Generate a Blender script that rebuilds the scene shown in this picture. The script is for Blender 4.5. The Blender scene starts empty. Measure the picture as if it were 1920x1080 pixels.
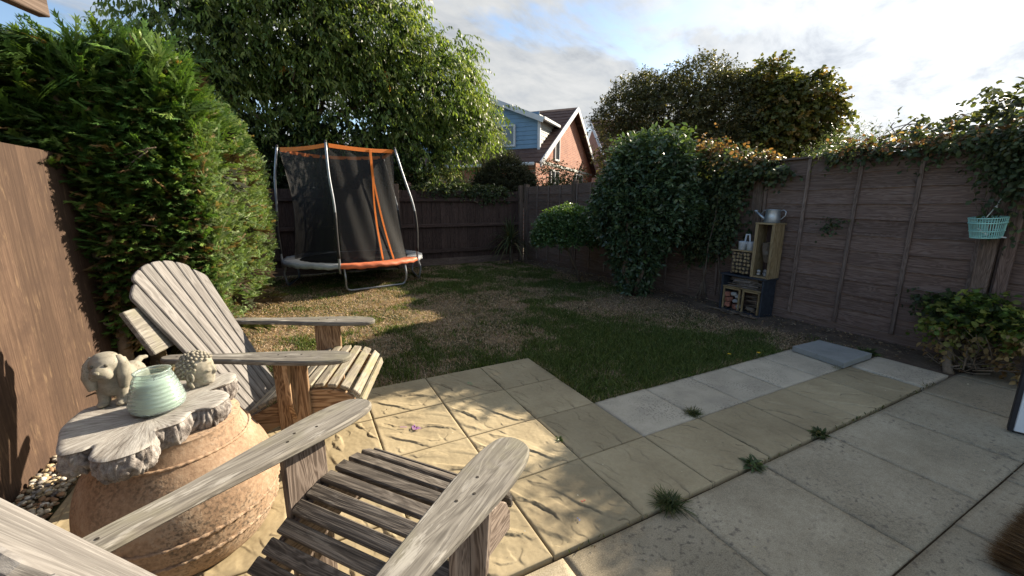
import bpy, bmesh, math, random
import numpy as np
from mathutils import Vector, Matrix, noise as mn

R = math.radians
rng = np.random.default_rng(7)
random.seed(7)
scene = bpy.context.scene
COL = scene.collection

# ---------------------------------------------------------------- camera, sky, sun, exposure
CAM_YAW, CAM_PITCH = 27.1, 11.82
cam = bpy.data.cameras.new('camera')
cam.lens = 765.0 / 1920 * 36
cam.sensor_width = 36
cam.clip_start, cam.clip_end = 0.02, 3000
camo = bpy.data.objects.new('camera', cam)
COL.objects.link(camo)
camo.location = (0, 0, 1.4)
camo.rotation_euler = (R(90 - CAM_PITCH), 0, R(-CAM_YAW))
scene.camera = camo

SUN_EL, SUN_AZ = 25.5, 78.0          # azimuth clockwise from +Y
SUN_DIR = (math.sin(R(SUN_AZ)) * math.cos(R(SUN_EL)), math.cos(R(SUN_AZ)) * math.cos(R(SUN_EL)), math.sin(R(SUN_EL)))
sun = bpy.data.lights.new('sun', 'SUN')
sun.energy, sun.angle, sun.color = 2.85, R(0.6), (1.0, 0.86, 0.67)
suno = bpy.data.objects.new('sun', sun)
COL.objects.link(suno)
suno.rotation_euler = Vector(SUN_DIR).to_track_quat('Z', 'Y').to_euler()
suno.location = (20, 4, 12)

SKY_STRENGTH = 0.05
world = bpy.data.worlds.new('World')
scene.world = world
world.use_nodes = True
nt = world.node_tree
nt.nodes.clear()


def node(t, kind, **kw):
    n = t.nodes.new(kind)
    for k, v in kw.items():
        setattr(n, k, v)
    return n


def link(t, a, b):
    t.links.new(a, b)


def math_node(t, op, a, b=None, c=None):
    n = t.nodes.new('ShaderNodeMath')
    n.operation = op
    for i, v in enumerate((a, b, c)):
        if v is None:
            continue
        if isinstance(v, (int, float)):
            n.inputs[i].default_value = v
        else:
            t.links.new(v, n.inputs[i])
    return n.outputs[0]


def ramp(t, fac, stops, interp='LINEAR'):
    n = t.nodes.new('ShaderNodeValToRGB')
    n.color_ramp.interpolation = interp
    e = n.color_ramp.elements
    while len(e) < len(stops):
        e.new(0.5)
    for i, (p, c) in enumerate(stops):
        e[i].position = p
        e[i].color = (c[0], c[1], c[2], 1) if not isinstance(c, (int, float)) else (c, c, c, 1)
    t.links.new(fac, n.inputs[0])
    return n.outputs[0]


def mixc(t, fac, a, b, blend='MIX'):
    n = t.nodes.new('ShaderNodeMix')
    n.data_type = 'RGBA'
    n.blend_type = blend
    for i, v in ((0, fac), (6, a), (7, b)):
        if isinstance(v, (int, float)):
            n.inputs[i].default_value = v
        elif isinstance(v, tuple):
            n.inputs[i].default_value = (v[0], v[1], v[2], 1)
        else:
            t.links.new(v, n.inputs[i])
    return n.outputs[2]


def noise_tex(t, vec, scale, detail=4, rough=0.55, dist=0.0):
    n = t.nodes.new('ShaderNodeTexNoise')
    n.inputs['Scale'].default_value = scale
    n.inputs['Detail'].default_value = detail
    n.inputs['Roughness'].default_value = rough
    n.inputs['Distortion'].default_value = dist
    if vec is not None:
        t.links.new(vec, n.inputs['Vector'])
    return n.outputs[0]


def build_world():
    t = nt
    out = node(t, 'ShaderNodeOutputWorld')
    bg = node(t, 'ShaderNodeBackground')
    bg.inputs[1].default_value = SKY_STRENGTH
    sky = node(t, 'ShaderNodeTexSky')
    sky.sky_type = 'NISHITA'
    sky.sun_disc = False
    sky.sun_elevation, sky.sun_rotation = R(SUN_EL), R(SUN_AZ)
    sky.air_density, sky.dust_density, sky.ozone_density = 1.0, 0.6, 1.5
    tc = node(t, 'ShaderNodeTexCoord')
    sep = node(t, 'ShaderNodeSeparateXYZ')
    link(t, tc.outputs['Generated'], sep.inputs[0])
    z = math_node(t, 'ADD', math_node(t, 'MAXIMUM', sep.outputs[2], 0.0), 0.16)
    u = math_node(t, 'DIVIDE', sep.outputs[0], z)
    v = math_node(t, 'DIVIDE', sep.outputs[1], z)
    comb = node(t, 'ShaderNodeCombineXYZ')
    # bands of cloud drift roughly across the view
    link(t, math_node(t, 'ADD', math_node(t, 'MULTIPLY', u, 0.8), math_node(t, 'MULTIPLY', v, 0.45)), comb.inputs[0])
    link(t, math_node(t, 'SUBTRACT', math_node(t, 'MULTIPLY', v, 1.35), math_node(t, 'MULTIPLY', u, 0.55)), comb.inputs[1])
    comb.inputs[2].default_value = 3.7
    n1 = noise_tex(t, comb.outputs[0], 1.15, 9, 0.56, 0.35)
    n2 = noise_tex(t, comb.outputs[0], 2.6, 8, 0.6, 0.3)
    # clearer to the north west, thicker towards the sun
    dens = math_node(t, 'ADD', math_node(t, 'MULTIPLY', n1, 1.0), math_node(t, 'MULTIPLY', sep.outputs[0], 0.20))
    mask = ramp(t, dens, [(0.43, 0.0), (0.57, 1.0)], 'EASE')
    dot = node(t, 'ShaderNodeVectorMath', operation='DOT_PRODUCT')
    link(t, tc.outputs['Generated'], dot.inputs[0])
    dot.inputs[1].default_value = SUN_DIR
    near = math_node(t, 'POWER', math_node(t, 'MAXIMUM', math_node(t, 'MULTIPLY_ADD', dot.outputs['Value'], 0.5, 0.5), 0.0), 3.0)
    bright = math_node(t, 'ADD', math_node(t, 'MULTIPLY_ADD', near, 0.0, 1.0), math_node(t, 'MULTIPLY', math_node(t, 'POWER', near, 8.0), 1.0))
    ccol = ramp(t, n2, [(0.32, (2.05, 2.2, 2.42)), (0.45, (2.85, 2.98, 3.12)), (0.56, (3.3, 3.37, 3.4)), (0.68, (3.7, 3.73, 3.72))])
    mulc = node(t, 'ShaderNodeVectorMath', operation='SCALE')
    link(t, ccol, mulc.inputs[0])
    link(t, bright, mulc.inputs['Scale'])
    c = mixc(t, mask, sky.outputs[0], mulc.outputs[0])
    link(t, c, bg.inputs[0])
    link(t, bg.outputs[0], out.inputs[0])


build_world()
vs = scene.view_settings
vs.view_transform, vs.look = 'Standard', 'None'
vs.gamma, vs.use_curve_mapping = 1, False
vs.exposure = 2.12
scene.cycles.max_bounces = 7
scene.cycles.transparent_max_bounces = 12
scene.cycles.sample_clamp_indirect = 4.0

# ---------------------------------------------------------------- materials


def new_mat(name):
    m = bpy.data.materials.new(name)
    m.use_nodes = True
    t = m.node_tree
    t.nodes.clear()
    out = node(t, 'ShaderNodeOutputMaterial')
    p = node(t, 'ShaderNodeBsdfPrincipled')
    link(t, p.outputs[0], out.inputs[0])
    return m, t, p, out


def bump(t, p, h, strength=0.4, dist=0.01):
    b = node(t, 'ShaderNodeBump')
    b.inputs['Strength'].default_value = strength
    b.inputs['Distance'].default_value = dist
    link(t, h, b.inputs['Height'])
    link(t, b.outputs[0], p.inputs['Normal'])


def grain_vec(t, scale):
    a = node(t, 'ShaderNodeAttribute', attribute_name='grain')
    m = node(t, 'ShaderNodeMapping')
    m.inputs['Scale'].default_value = scale
    link(t, a.outputs['Vector'], m.inputs['Vector'])
    return m.outputs[0], a.outputs['Vector']


def wood(name, dark, mid, light, rough=0.75, scuff=None, scuff_amt=0.5, bstr=0.5, blot=None, ringy=0.35):
    m, t, p, out = new_mat(name)
    v1, raw = grain_vec(t, (1.5, 115, 115))
    v2, _ = grain_vec(t, (6, 420, 420))
    v3, _ = grain_vec(t, (1.6, 14, 14))
    n1 = noise_tex(t, v1, 1.0, 4, 0.62, 0.25)
    n2 = noise_tex(t, v2, 1.0, 3, 0.6)
    n3 = noise_tex(t, v3, 1.0, 3, 0.5, 1.2)
    w = node(t, 'ShaderNodeMath', operation='SINE')
    link(t, math_node(t, 'MULTIPLY', n3, 60), w.inputs[0])
    ring = math_node(t, 'MULTIPLY_ADD', w.outputs[0], 0.10 * ringy / 0.35, 0)
    f = math_node(t, 'ADD', math_node(t, 'ADD', math_node(t, 'MULTIPLY', n1, 0.75), math_node(t, 'MULTIPLY', n2, 0.25)), ring)
    c = ramp(t, f, [(0.30, dark), (0.50, mid), (0.68, light)])
    obj = node(t, 'ShaderNodeObjectInfo')
    c = mixc(t, 1.0, c, ramp(t, obj.outputs['Random'], [(0, 0.82), (1, 1.15)]), 'MULTIPLY')
    if blot is not None:
        nb = noise_tex(t, raw, 5.0, 4, 0.6)
        c = mixc(t, ramp(t, nb, [(0.48, 0.0), (0.66, 0.8)]), c, blot)
    if scuff is not None:
        v4, _ = grain_vec(t, (7, 38, 38))
        ns = noise_tex(t, v4, 1.0, 5, 0.65)
        nl = noise_tex(t, raw, 3.2, 2, 0.5)
        k = math_node(t, 'MULTIPLY', ramp(t, ns, [(0.56, 0.0), (0.64, 1.0)]), ramp(t, nl, [(0.42, 0.0), (0.58, 1.0)]))
        c = mixc(t, math_node(t, 'MULTIPLY', k, scuff_amt), c, scuff)
    link(t, c, p.inputs['Base Color'])
    p.inputs['Roughness'].default_value = rough
    p.inputs['Specular IOR Level'].default_value = 0.25
    bump(t, p, f, bstr, 0.004)
    return m


def rock(name, stops, scale=6.0, rough=0.85, bstr=0.4, bdist=0.01, speck=None, speck_scale=60, speck_th=(0.60, 0.68), detail=6, attr=None, coords='Object', grain=None):
    """mottled mineral surface: stone, concrete, clay, soil"""
    m, t, p, out = new_mat(name)
    tc = node(t, 'ShaderNodeTexCoord')
    if coords == 'World':
        v = node(t, 'ShaderNodeNewGeometry').outputs['Position']
    else:
        v = tc.outputs[coords]
    n1 = noise_tex(t, v, scale, detail, 0.6, 0.2)
    n2 = noise_tex(t, v, scale * 14, 3, 0.6)
    f = math_node(t, 'ADD', math_node(t, 'MULTIPLY', n1, 0.75), math_node(t, 'MULTIPLY', n2, 0.25))
    if grain:
        f = math_node(t, 'ADD', f, math_node(t, 'MULTIPLY', math_node(t, 'SUBTRACT', noise_tex(t, v, grain[0], 3, 0.7), 0.5), grain[1]))
    c = ramp(t, f, stops)
    if speck is not None:
        ns = noise_tex(t, v, speck_scale, 2, 0.5)
        nm = noise_tex(t, v, scale * 0.7, 3, 0.5)
        k = math_node(t, 'MULTIPLY', ramp(t, ns, [(speck_th[0], 0.0), (speck_th[1], 1.0)]), ramp(t, nm, [(0.40, 0.0), (0.60, 0.9)]))
        c = mixc(t, k, c, speck)
    obj = node(t, 'ShaderNodeObjectInfo')
    c = mixc(t, 1.0, c, ramp(t, obj.outputs['Random'], [(0, 0.86), (1, 1.1)]), 'MULTIPLY')
    if attr:
        a = node(t, 'ShaderNodeAttribute', attribute_name=attr[0])
        c = mixc(t, a.outputs['Fac'], c, attr[1])
    link(t, c, p.inputs['Base Color'])
    p.inputs['Roughness'].default_value = rough
    p.inputs['Specular IOR Level'].default_value = 0.3
    if bstr:
        bump(t, p, f, bstr, bdist)
    return m


def plain(name, col, rough=0.5, metal=0.0, var=0.12, scale=20, bstr=0.0, spec=0.4):
    m, t, p, out = new_mat(name)
    tc = node(t, 'ShaderNodeTexCoord')
    n1 = noise_tex(t, tc.outputs['Object'], scale, 5, 0.6)
    lo = tuple(max(0, c * (1 - var * 2)) for c in col)
    hi = tuple(min(1, c * (1 + var * 2)) for c in col)
    link(t, ramp(t, n1, [(0.3, lo), (0.7, hi)]), p.inputs['Base Color'])
    link(t, ramp(t, n1, [(0.3, min(1, rough + .12)), (0.7, max(.05, rough - .08))]), p.inputs['Roughness'])
    p.inputs['Metallic'].default_value = metal
    p.inputs['Specular IOR Level'].default_value = spec
    if bstr:
        bump(t, p, n1, bstr, 0.005)
    return m


def leaf_mat(name, rough=0.5, trans=0.35, spec=0.35):
    m, t, p, out = new_mat(name)
    a = node(t, 'ShaderNodeAttribute', attribute_name='col')
    geo = node(t, 'ShaderNodeNewGeometry')
    n1 = noise_tex(t, geo.outputs['Position'], 30, 2, 0.5)
    c = mixc(t, 1.0, a.outputs['Color'], ramp(t, n1, [(0.3, 0.8), (0.7, 1.2)]), 'MULTIPLY')
    link(t, c, p.inputs['Base Color'])
    p.inputs['Roughness'].default_value = rough
    p.inputs['Specular IOR Level'].default_value = spec
    tr = node(t, 'ShaderNodeBsdfTranslucent')
    tc = mixc(t, 1.0, c, (1.5, 1.5, 0.7), 'MULTIPLY')
    link(t, tc, tr.inputs[0])
    mx = node(t, 'ShaderNodeMixShader')
    mx.inputs[0].default_value = trans
    link(t, p.outputs[0], mx.inputs[1])
    link(t, tr.outputs[0], mx.inputs[2])
    link(t, mx.outputs[0], out.inputs[0])
    return m


M = {}
M['chair'] = wood('weathered_chair_wood', (0.105, 0.096, 0.084), (0.172, 0.160, 0.140), (0.24, 0.225, 0.197), 0.8, (0.40, 0.385, 0.35), 0.7, 0.45, (0.215, 0.205, 0.15))
M['chair_back'] = wood('grey_back_slat_wood', (0.125, 0.117, 0.11), (0.19, 0.18, 0.172), (0.25, 0.24, 0.23), 0.8, (0.31, 0.30, 0.285), 0.35, 0.35)
M['chair_leg'] = wood('brown_leg_wood', (0.105, 0.080, 0.065), (0.19, 0.150, 0.125), (0.27, 0.22, 0.185), 0.75, None, 0, 0.35, None, 0.6)
M['chair_leg_far'] = wood('warm_brown_leg_wood', (0.15, 0.088, 0.048), (0.27, 0.168, 0.095), (0.37, 0.25, 0.15), 0.75, None, 0, 0.35, None, 0.7)
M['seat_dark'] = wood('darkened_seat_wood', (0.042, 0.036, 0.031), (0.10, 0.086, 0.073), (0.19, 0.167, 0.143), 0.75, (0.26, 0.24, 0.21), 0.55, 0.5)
M['seat'] = wood('pale_seat_wood', (0.14, 0.12, 0.095), (0.25, 0.223, 0.175), (0.34, 0.305, 0.245), 0.8, (0.42, 0.40, 0.35), 0.5, 0.4, (0.27, 0.25, 0.14))
M['fence_left'] = wood('brown_stained_fence_wood', (0.045, 0.028, 0.02), (0.082, 0.051, 0.035), (0.122, 0.079, 0.054), 0.8, (0.25, 0.17, 0.10), 0.35, 0.5, (0.058, 0.036, 0.026), 0.12)
M['fence_right'] = wood('dark_brown_fence_wood', (0.085, 0.056, 0.044), (0.145, 0.099, 0.080), (0.20, 0.146, 0.122), 0.8, (0.21, 0.17, 0.155), 0.4, 0.45)
M['fence_back'] = wood('black_brown_fence_wood', (0.032, 0.021, 0.018), (0.064, 0.042, 0.036), (0.105, 0.072, 0.061), 0.8, None, 0, 0.5)
M['fence_post'] = wood('faded_post_wood', (0.07, 0.048, 0.036), (0.13, 0.093, 0.072), (0.20, 0.15, 0.12), 0.8, None, 0, 0.5)
M['crate'] = wood('yellow_pine_wood', (0.16, 0.11, 0.055), (0.27, 0.195, 0.10), (0.38, 0.29, 0.17), 0.7, None, 0, 0.35)
M['beam'] = wood('pale_beam_wood', (0.15, 0.10, 0.07), (0.26, 0.19, 0.13), (0.36, 0.28, 0.2), 0.75)
M['stick'] = wood('dead_stick_wood', (0.10, 0.08, 0.065), (0.20, 0.165, 0.14), (0.32, 0.28, 0.25), 0.85, None, 0, 0.6)
M['trunk'] = rock('tree_bark', [(0.3, (0.05, 0.035, 0.025)), (0.5, (0.13, 0.10, 0.075)), (0.7, (0.22, 0.18, 0.14))], 9, 0.9, 0.8, 0.02, coords='World')
M['trunk_pale'] = rock('pale_tree_bark', [(0.3, (0.09, 0.07, 0.05)), (0.5, (0.2, 0.155, 0.11)), (0.7, (0.31, 0.25, 0.18))], 9, 0.9, 0.8, 0.02, coords='World')
M['sandstone'] = rock('riven_buff_paving', [(0.28, (0.255, 0.205, 0.125)), (0.5, (0.365, 0.300, 0.185)), (0.72, (0.45, 0.375, 0.24))], 2.6, 0.8, 0.25, 0.004, (0.20, 0.17, 0.12), 130, (0.66, 0.72), 7, ('dirt_shade', (0.045, 0.034, 0.022)), 'World', (90, 0.22))
M['white_paver'] = rock('pale_grey_paving', [(0.28, (0.36, 0.32, 0.255)), (0.5, (0.50, 0.44, 0.335)), (0.72, (0.60, 0.535, 0.42))], 5, 0.85, 0.25, 0.004, (0.22, 0.20, 0.165), 70, (0.53, 0.66), 6, ('dirt_shade', (0.10, 0.085, 0.06)), 'World', (200, 0.5))
M['concrete'] = rock('stained_concrete_paving', [(0.26, (0.21, 0.178, 0.122)), (0.5, (0.345, 0.295, 0.207)), (0.74, (0.47, 0.41, 0.30))], 2.2, 0.9, 0.35, 0.006, (0.15, 0.128, 0.10), 42, (0.56, 0.70), 9, ('dirt_shade', (0.07, 0.055, 0.035)), 'World', (190, 1.0))
M['grey_slab'] = rock('blue_grey_slab', [(0.28, (0.19, 0.20, 0.19)), (0.5, (0.26, 0.27, 0.26)), (0.72, (0.31, 0.32, 0.31))], 4, 0.85, 0.2, 0.004, None, coords='World')
M['joint'] = rock('joint_sand', [(0.3, (0.03, 0.022, 0.014)), (0.7, (0.10, 0.07, 0.04))], 12, 0.95, 0.4, 0.01, coords='World')
M['soil'] = rock('dry_soil', [(0.3, (0.06, 0.042, 0.03)), (0.5, (0.12, 0.088, 0.063)), (0.7, (0.19, 0.145, 0.105))], 5, 0.95, 0.6, 0.02, (0.27, 0.22, 0.16), 55, (0.60, 0.66), coords='World')
M['terracotta'] = rock('weathered_terracotta', [(0.30, (0.24, 0.155, 0.10)), (0.5, (0.385, 0.265, 0.175)), (0.70, (0.48, 0.375, 0.275))], 5.5, 0.92, 0.5, 0.006, (0.12, 0.092, 0.068), 85, (0.47, 0.66), 8, None, 'Object', (55, 0.5))
M['statue'] = rock('cast_stone', [(0.3, (0.16, 0.15, 0.115)), (0.5, (0.285, 0.265, 0.215)), (0.7, (0.39, 0.37, 0.315))], 18, 0.9, 0.3, 0.004, (0.16, 0.15, 0.10), 90, (0.58, 0.68))
M['statue_dark'] = rock('dark_cast_stone', [(0.3, (0.07, 0.065, 0.05)), (0.7, (0.17, 0.16, 0.125))], 18, 0.9, 0.3, 0.004)  # darker tone of the same stone, for the eyes
M['stone'] = rock('garden_stone', [(0.3, (0.22, 0.21, 0.2)), (0.5, (0.37, 0.36, 0.34)), (0.7, (0.5, 0.49, 0.46))], 10, 0.85, 0.3, 0.005)
M['red_brick'] = rock('broken_red_brick', [(0.3, (0.22, 0.085, 0.06)), (0.7, (0.36, 0.16, 0.11))], 14, 0.9, 0.4, 0.005)
M['galv'] = plain('galvanised_steel', (0.42, 0.46, 0.50), 0.42, 0.75, 0.12, 14)
M['steel'] = plain('galvanised_tube', (0.27, 0.29, 0.32), 0.42, 0.7, 0.12, 20)
M['white_enamel'] = plain('white_enamel', (0.62, 0.66, 0.72), 0.35, 0, 0.08, 12)
M['orange_pad'] = plain('faded_orange_pad', (0.56, 0.15, 0.065), 0.6, 0, 0.12, 9, 0.2)
M['orange_trim'] = plain('orange_webbing', (0.78, 0.20, 0.02), 0.55, 0, 0.06, 30)
M['grey_pad'] = plain('faded_grey_pad', (0.30, 0.32, 0.34), 0.6, 0, 0.12, 9, 0.2)
M['black_foam'] = plain('black_foam_sleeve', (0.018, 0.018, 0.02), 0.7, 0, 0.1)
M['black_mat'] = plain('black_jumping_mat', (0.012, 0.012, 0.013), 0.7, 0, 0.1)
M['navy_paint'] = plain('dark_blue_paint', (0.03, 0.036, 0.048), 0.6, 0, 0.15, 18)
M['turquoise'] = plain('pale_turquoise_plastic', (0.30, 0.60, 0.55), 0.45, 0, 0.08, 10)
M['dark_screw'] = plain('tarnished_screw', (0.07, 0.06, 0.05), 0.5, 0.6)
M['rope'] = plain('white_cord', (0.55, 0.58, 0.55), 0.8, 0, 0.08)
M['white_upvc'] = plain('white_plastic', (0.74, 0.76, 0.78), 0.35, 0, 0.02, 3)
M['black_edge'] = plain('black_edge_strip', (0.02, 0.02, 0.025), 0.5, 0, 0.05)
M['bristle'] = wood('coir_bristle', (0.05, 0.028, 0.014), (0.13, 0.078, 0.038), (0.24, 0.15, 0.075), 0.9)
M['blue_clad'] = plain('blue_weatherboard', (0.17, 0.29, 0.42), 0.55, 0, 0.06, 1.2)
M['cream_clad'] = plain('cream_weatherboard', (0.46, 0.48, 0.46), 0.6, 0, 0.05, 1.5)
M['white_trim'] = plain('white_painted_trim', (0.62, 0.64, 0.66), 0.5, 0, 0.04, 2)
M['roof_tile'] = rock('brown_roof_tile', [(0.3, (0.06, 0.035, 0.03)), (0.5, (0.105, 0.062, 0.05)), (0.7, (0.15, 0.095, 0.078))], 3.5, 0.85, 0.3, 0.01)
M['dark_interior'] = plain('dark_window_glass', (0.03, 0.035, 0.04), 0.08, 0, 0.1, 2, 0, 0.8)
M['bark_side'] = rock('stump_bark', [(0.34, (0.05, 0.042, 0.038)), (0.46, (0.24, 0.215, 0.20)), (0.60, (0.44, 0.415, 0.39))], 26, 0.95, 0.9, 0.012)
M['leaf'] = leaf_mat('leaf', 0.45, 0.38, 0.35)
M['leaf_gloss'] = leaf_mat('glossy_leaf', 0.28, 0.22, 0.5)
M['needle'] = leaf_mat('conifer_spray', 0.6, 0.25, 0.25)
M['grass'] = leaf_mat('grass_blade', 0.6, 0.25, 0.25)
M['pebble'] = leaf_mat('pebble', 0.55, 0.0, 0.4)


def brick_mat():
    m, t, p, out = new_mat('red_brickwork')
    a = node(t, 'ShaderNodeAttribute', attribute_name='grain')
    b = node(t, 'ShaderNodeTexBrick')
    b.inputs['Color1'].default_value = (0.33, 0.115, 0.07, 1)
    b.inputs['Color2'].default_value = (0.44, 0.18, 0.11, 1)
    b.inputs['Mortar'].default_value = (0.36, 0.29, 0.24, 1)
    b.inputs['Scale'].default_value = 1.0
    b.inputs['Mortar Size'].default_value = 0.008
    b.inputs['Brick Width'].default_value = 0.225
    b.inputs['Row Height'].default_value = 0.075
    link(t, a.outputs['Vector'], b.inputs['Vector'])
    n1 = noise_tex(t, a.outputs['Vector'], 1.3, 5, 0.6)
    c = mixc(t, 1.0, b.outputs[0], ramp(t, n1, [(0.3, 0.8), (0.7, 1.15)]), 'MULTIPLY')
    link(t, c, p.inputs['Base Color'])
    p.inputs['Roughness'].default_value = 0.9
    bump(t, p, b.outputs[1], -0.3, 0.01)
    return m


M['brick'] = brick_mat()


def stump_top_mat():
    m, t, p, out = new_mat('weathered_end_grain')
    a = node(t, 'ShaderNodeAttribute', attribute_name='grain')
    # grain: x = radius (0..1), y,z = direction
    mp = node(t, 'ShaderNodeMapping')
    mp.inputs['Scale'].default_value = (2.2, 14, 14)
    link(t, a.outputs['Vector'], mp.inputs['Vector'])
    n1 = noise_tex(t, mp.outputs[0], 1.6, 7, 0.65, 0.4)
    tc = node(t, 'ShaderNodeTexCoord')
    n2 = noise_tex(t, tc.outputs['Object'], 14, 5, 0.6)
    f = math_node(t, 'ADD', math_node(t, 'MULTIPLY', n1, 0.7), math_node(t, 'MULTIPLY', n2, 0.3))
    c = ramp(t, f, [(0.34, (0.06, 0.052, 0.045)), (0.43, (0.24, 0.22, 0.195)), (0.56, (0.37, 0.355, 0.325)), (0.7, (0.50, 0.48, 0.45))])
    link(t, c, p.inputs['Base Color'])
    p.inputs['Roughness'].default_value = 0.85
    bump(t, p, f, 0.6, 0.006)
    return m


M['stump_top'] = stump_top_mat()


def net_mat():
    m, t, p, out = new_mat('black_safety_net')
    p.inputs['Base Color'].default_value = (0.009, 0.0095, 0.0105, 1)
    p.inputs['Roughness'].default_value = 0.7
    tr = node(t, 'ShaderNodeBsdfTransparent')
    mx = node(t, 'ShaderNodeMixShader')
    mx.inputs[0].default_value = 0.68
    link(t, tr.outputs[0], mx.inputs[1])
    link(t, p.outputs[0], mx.inputs[2])
    link(t, mx.outputs[0], out.inputs[0])
    return m


M['net'] = net_mat()


def glass_mat():
    m, t, p, out = new_mat('ribbed_teal_glass')
    p.inputs['Base Color'].default_value = (0.80, 0.95, 0.925, 1)
    p.inputs['Roughness'].default_value = 0.06
    p.inputs['Transmission Weight'].default_value = 0.85
    p.inputs['IOR'].default_value = 1.45
    return m


M['glass'] = glass_mat()
M['wax'] = plain('cream_candle_wax', (0.66, 0.66, 0.54), 0.5, 0, 0.1, 12)


def lawn_mat():
    m, t, p, out = new_mat('lawn_ground')
    g = node(t, 'ShaderNodeNewGeometry').outputs['Position']
    n1 = noise_tex(t, g, 1.1, 4, 0.6, 0.3)
    n2 = noise_tex(t, g, 26, 4, 0.7)
    base = ramp(t, n2, [(0.3, (0.10, 0.072, 0.046)), (0.5, (0.22, 0.165, 0.105)), (0.7, (0.37, 0.295, 0.195))])
    green = ramp(t, n2, [(0.3, (0.025, 0.032, 0.012)), (0.7, (0.075, 0.085, 0.035))])
    c = mixc(t, ramp(t, n1, [(0.46, 0.0), (0.58, 1.0)]), base, green)
    link(t, c, p.inputs['Base Color'])
    p.inputs['Roughness'].default_value = 0.95
    p.inputs['Specular IOR Level'].default_value = 0.1
    bump(t, p, n2, 0.7, 0.02)
    return m


M['lawn'] = lawn_mat()

# ---------------------------------------------------------------- mesh helpers


def vnorm(a):
    a = np.asarray(a, float)
    return a / np.maximum(np.linalg.norm(a, axis=-1, keepdims=True), 1e-9)


def _box_topology():
    idx = {}
    k = 0
    for sx in (-1, 1):
        for sy in (-1, 1):
            for sz in (-1, 1):
                for ax in range(3):
                    idx[(sx, sy, sz, ax)] = k
                    k += 1
    keys = sorted(idx, key=idx.get)
    pos = []
    for (sx, sy, sz, ax) in keys:
        b = 0.2
        v = [sx * (1 - b), sy * (1 - b), sz * (1 - b)]
        v[ax] = (sx, sy, sz)[ax]
        pos.append(v)
    pos = np.array(pos)
    faces = []
    for ax in range(3):
        o = [a for a in range(3) if a != ax]
        for s in (-1, 1):
            f = []
            for (a, b) in ((-1, -1), (1, -1), (1, 1), (-1, 1)):
                c = [0, 0, 0]
                c[ax] = s
                c[o[0]], c[o[1]] = a, b
                f.append(idx[(*c, ax)])
            faces.append(f)
    for ax in range(3):                       # edges along axis ax
        o = [a for a in range(3) if a != ax]
        for a in (-1, 1):
            for b in (-1, 1):
                c0 = [0, 0, 0]
                c1 = [0, 0, 0]
                c0[ax], c1[ax] = -1, 1
                c0[o[0]] = c1[o[0]] = a
                c0[o[1]] = c1[o[1]] = b
                faces.append([idx[(*c0, o[0])], idx[(*c1, o[0])], idx[(*c1, o[1])], idx[(*c0, o[1])]])
    for sx in (-1, 1):
        for sy in (-1, 1):
            for sz in (-1, 1):
                faces.append([idx[(sx, sy, sz, a)] for a in range(3)])
    out = []
    for f in faces:
        p = pos[f]
        n = np.cross(p[1] - p[0], p[2] - p[0])
        out.append(f if n @ p.mean(0) > 0 else f[::-1])
    return keys, out


_BK, _BF = _box_topology()
_BS = np.array([k[:3] for k in _BK], float)
_BA = np.array([k[3] for k in _BK])


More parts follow.
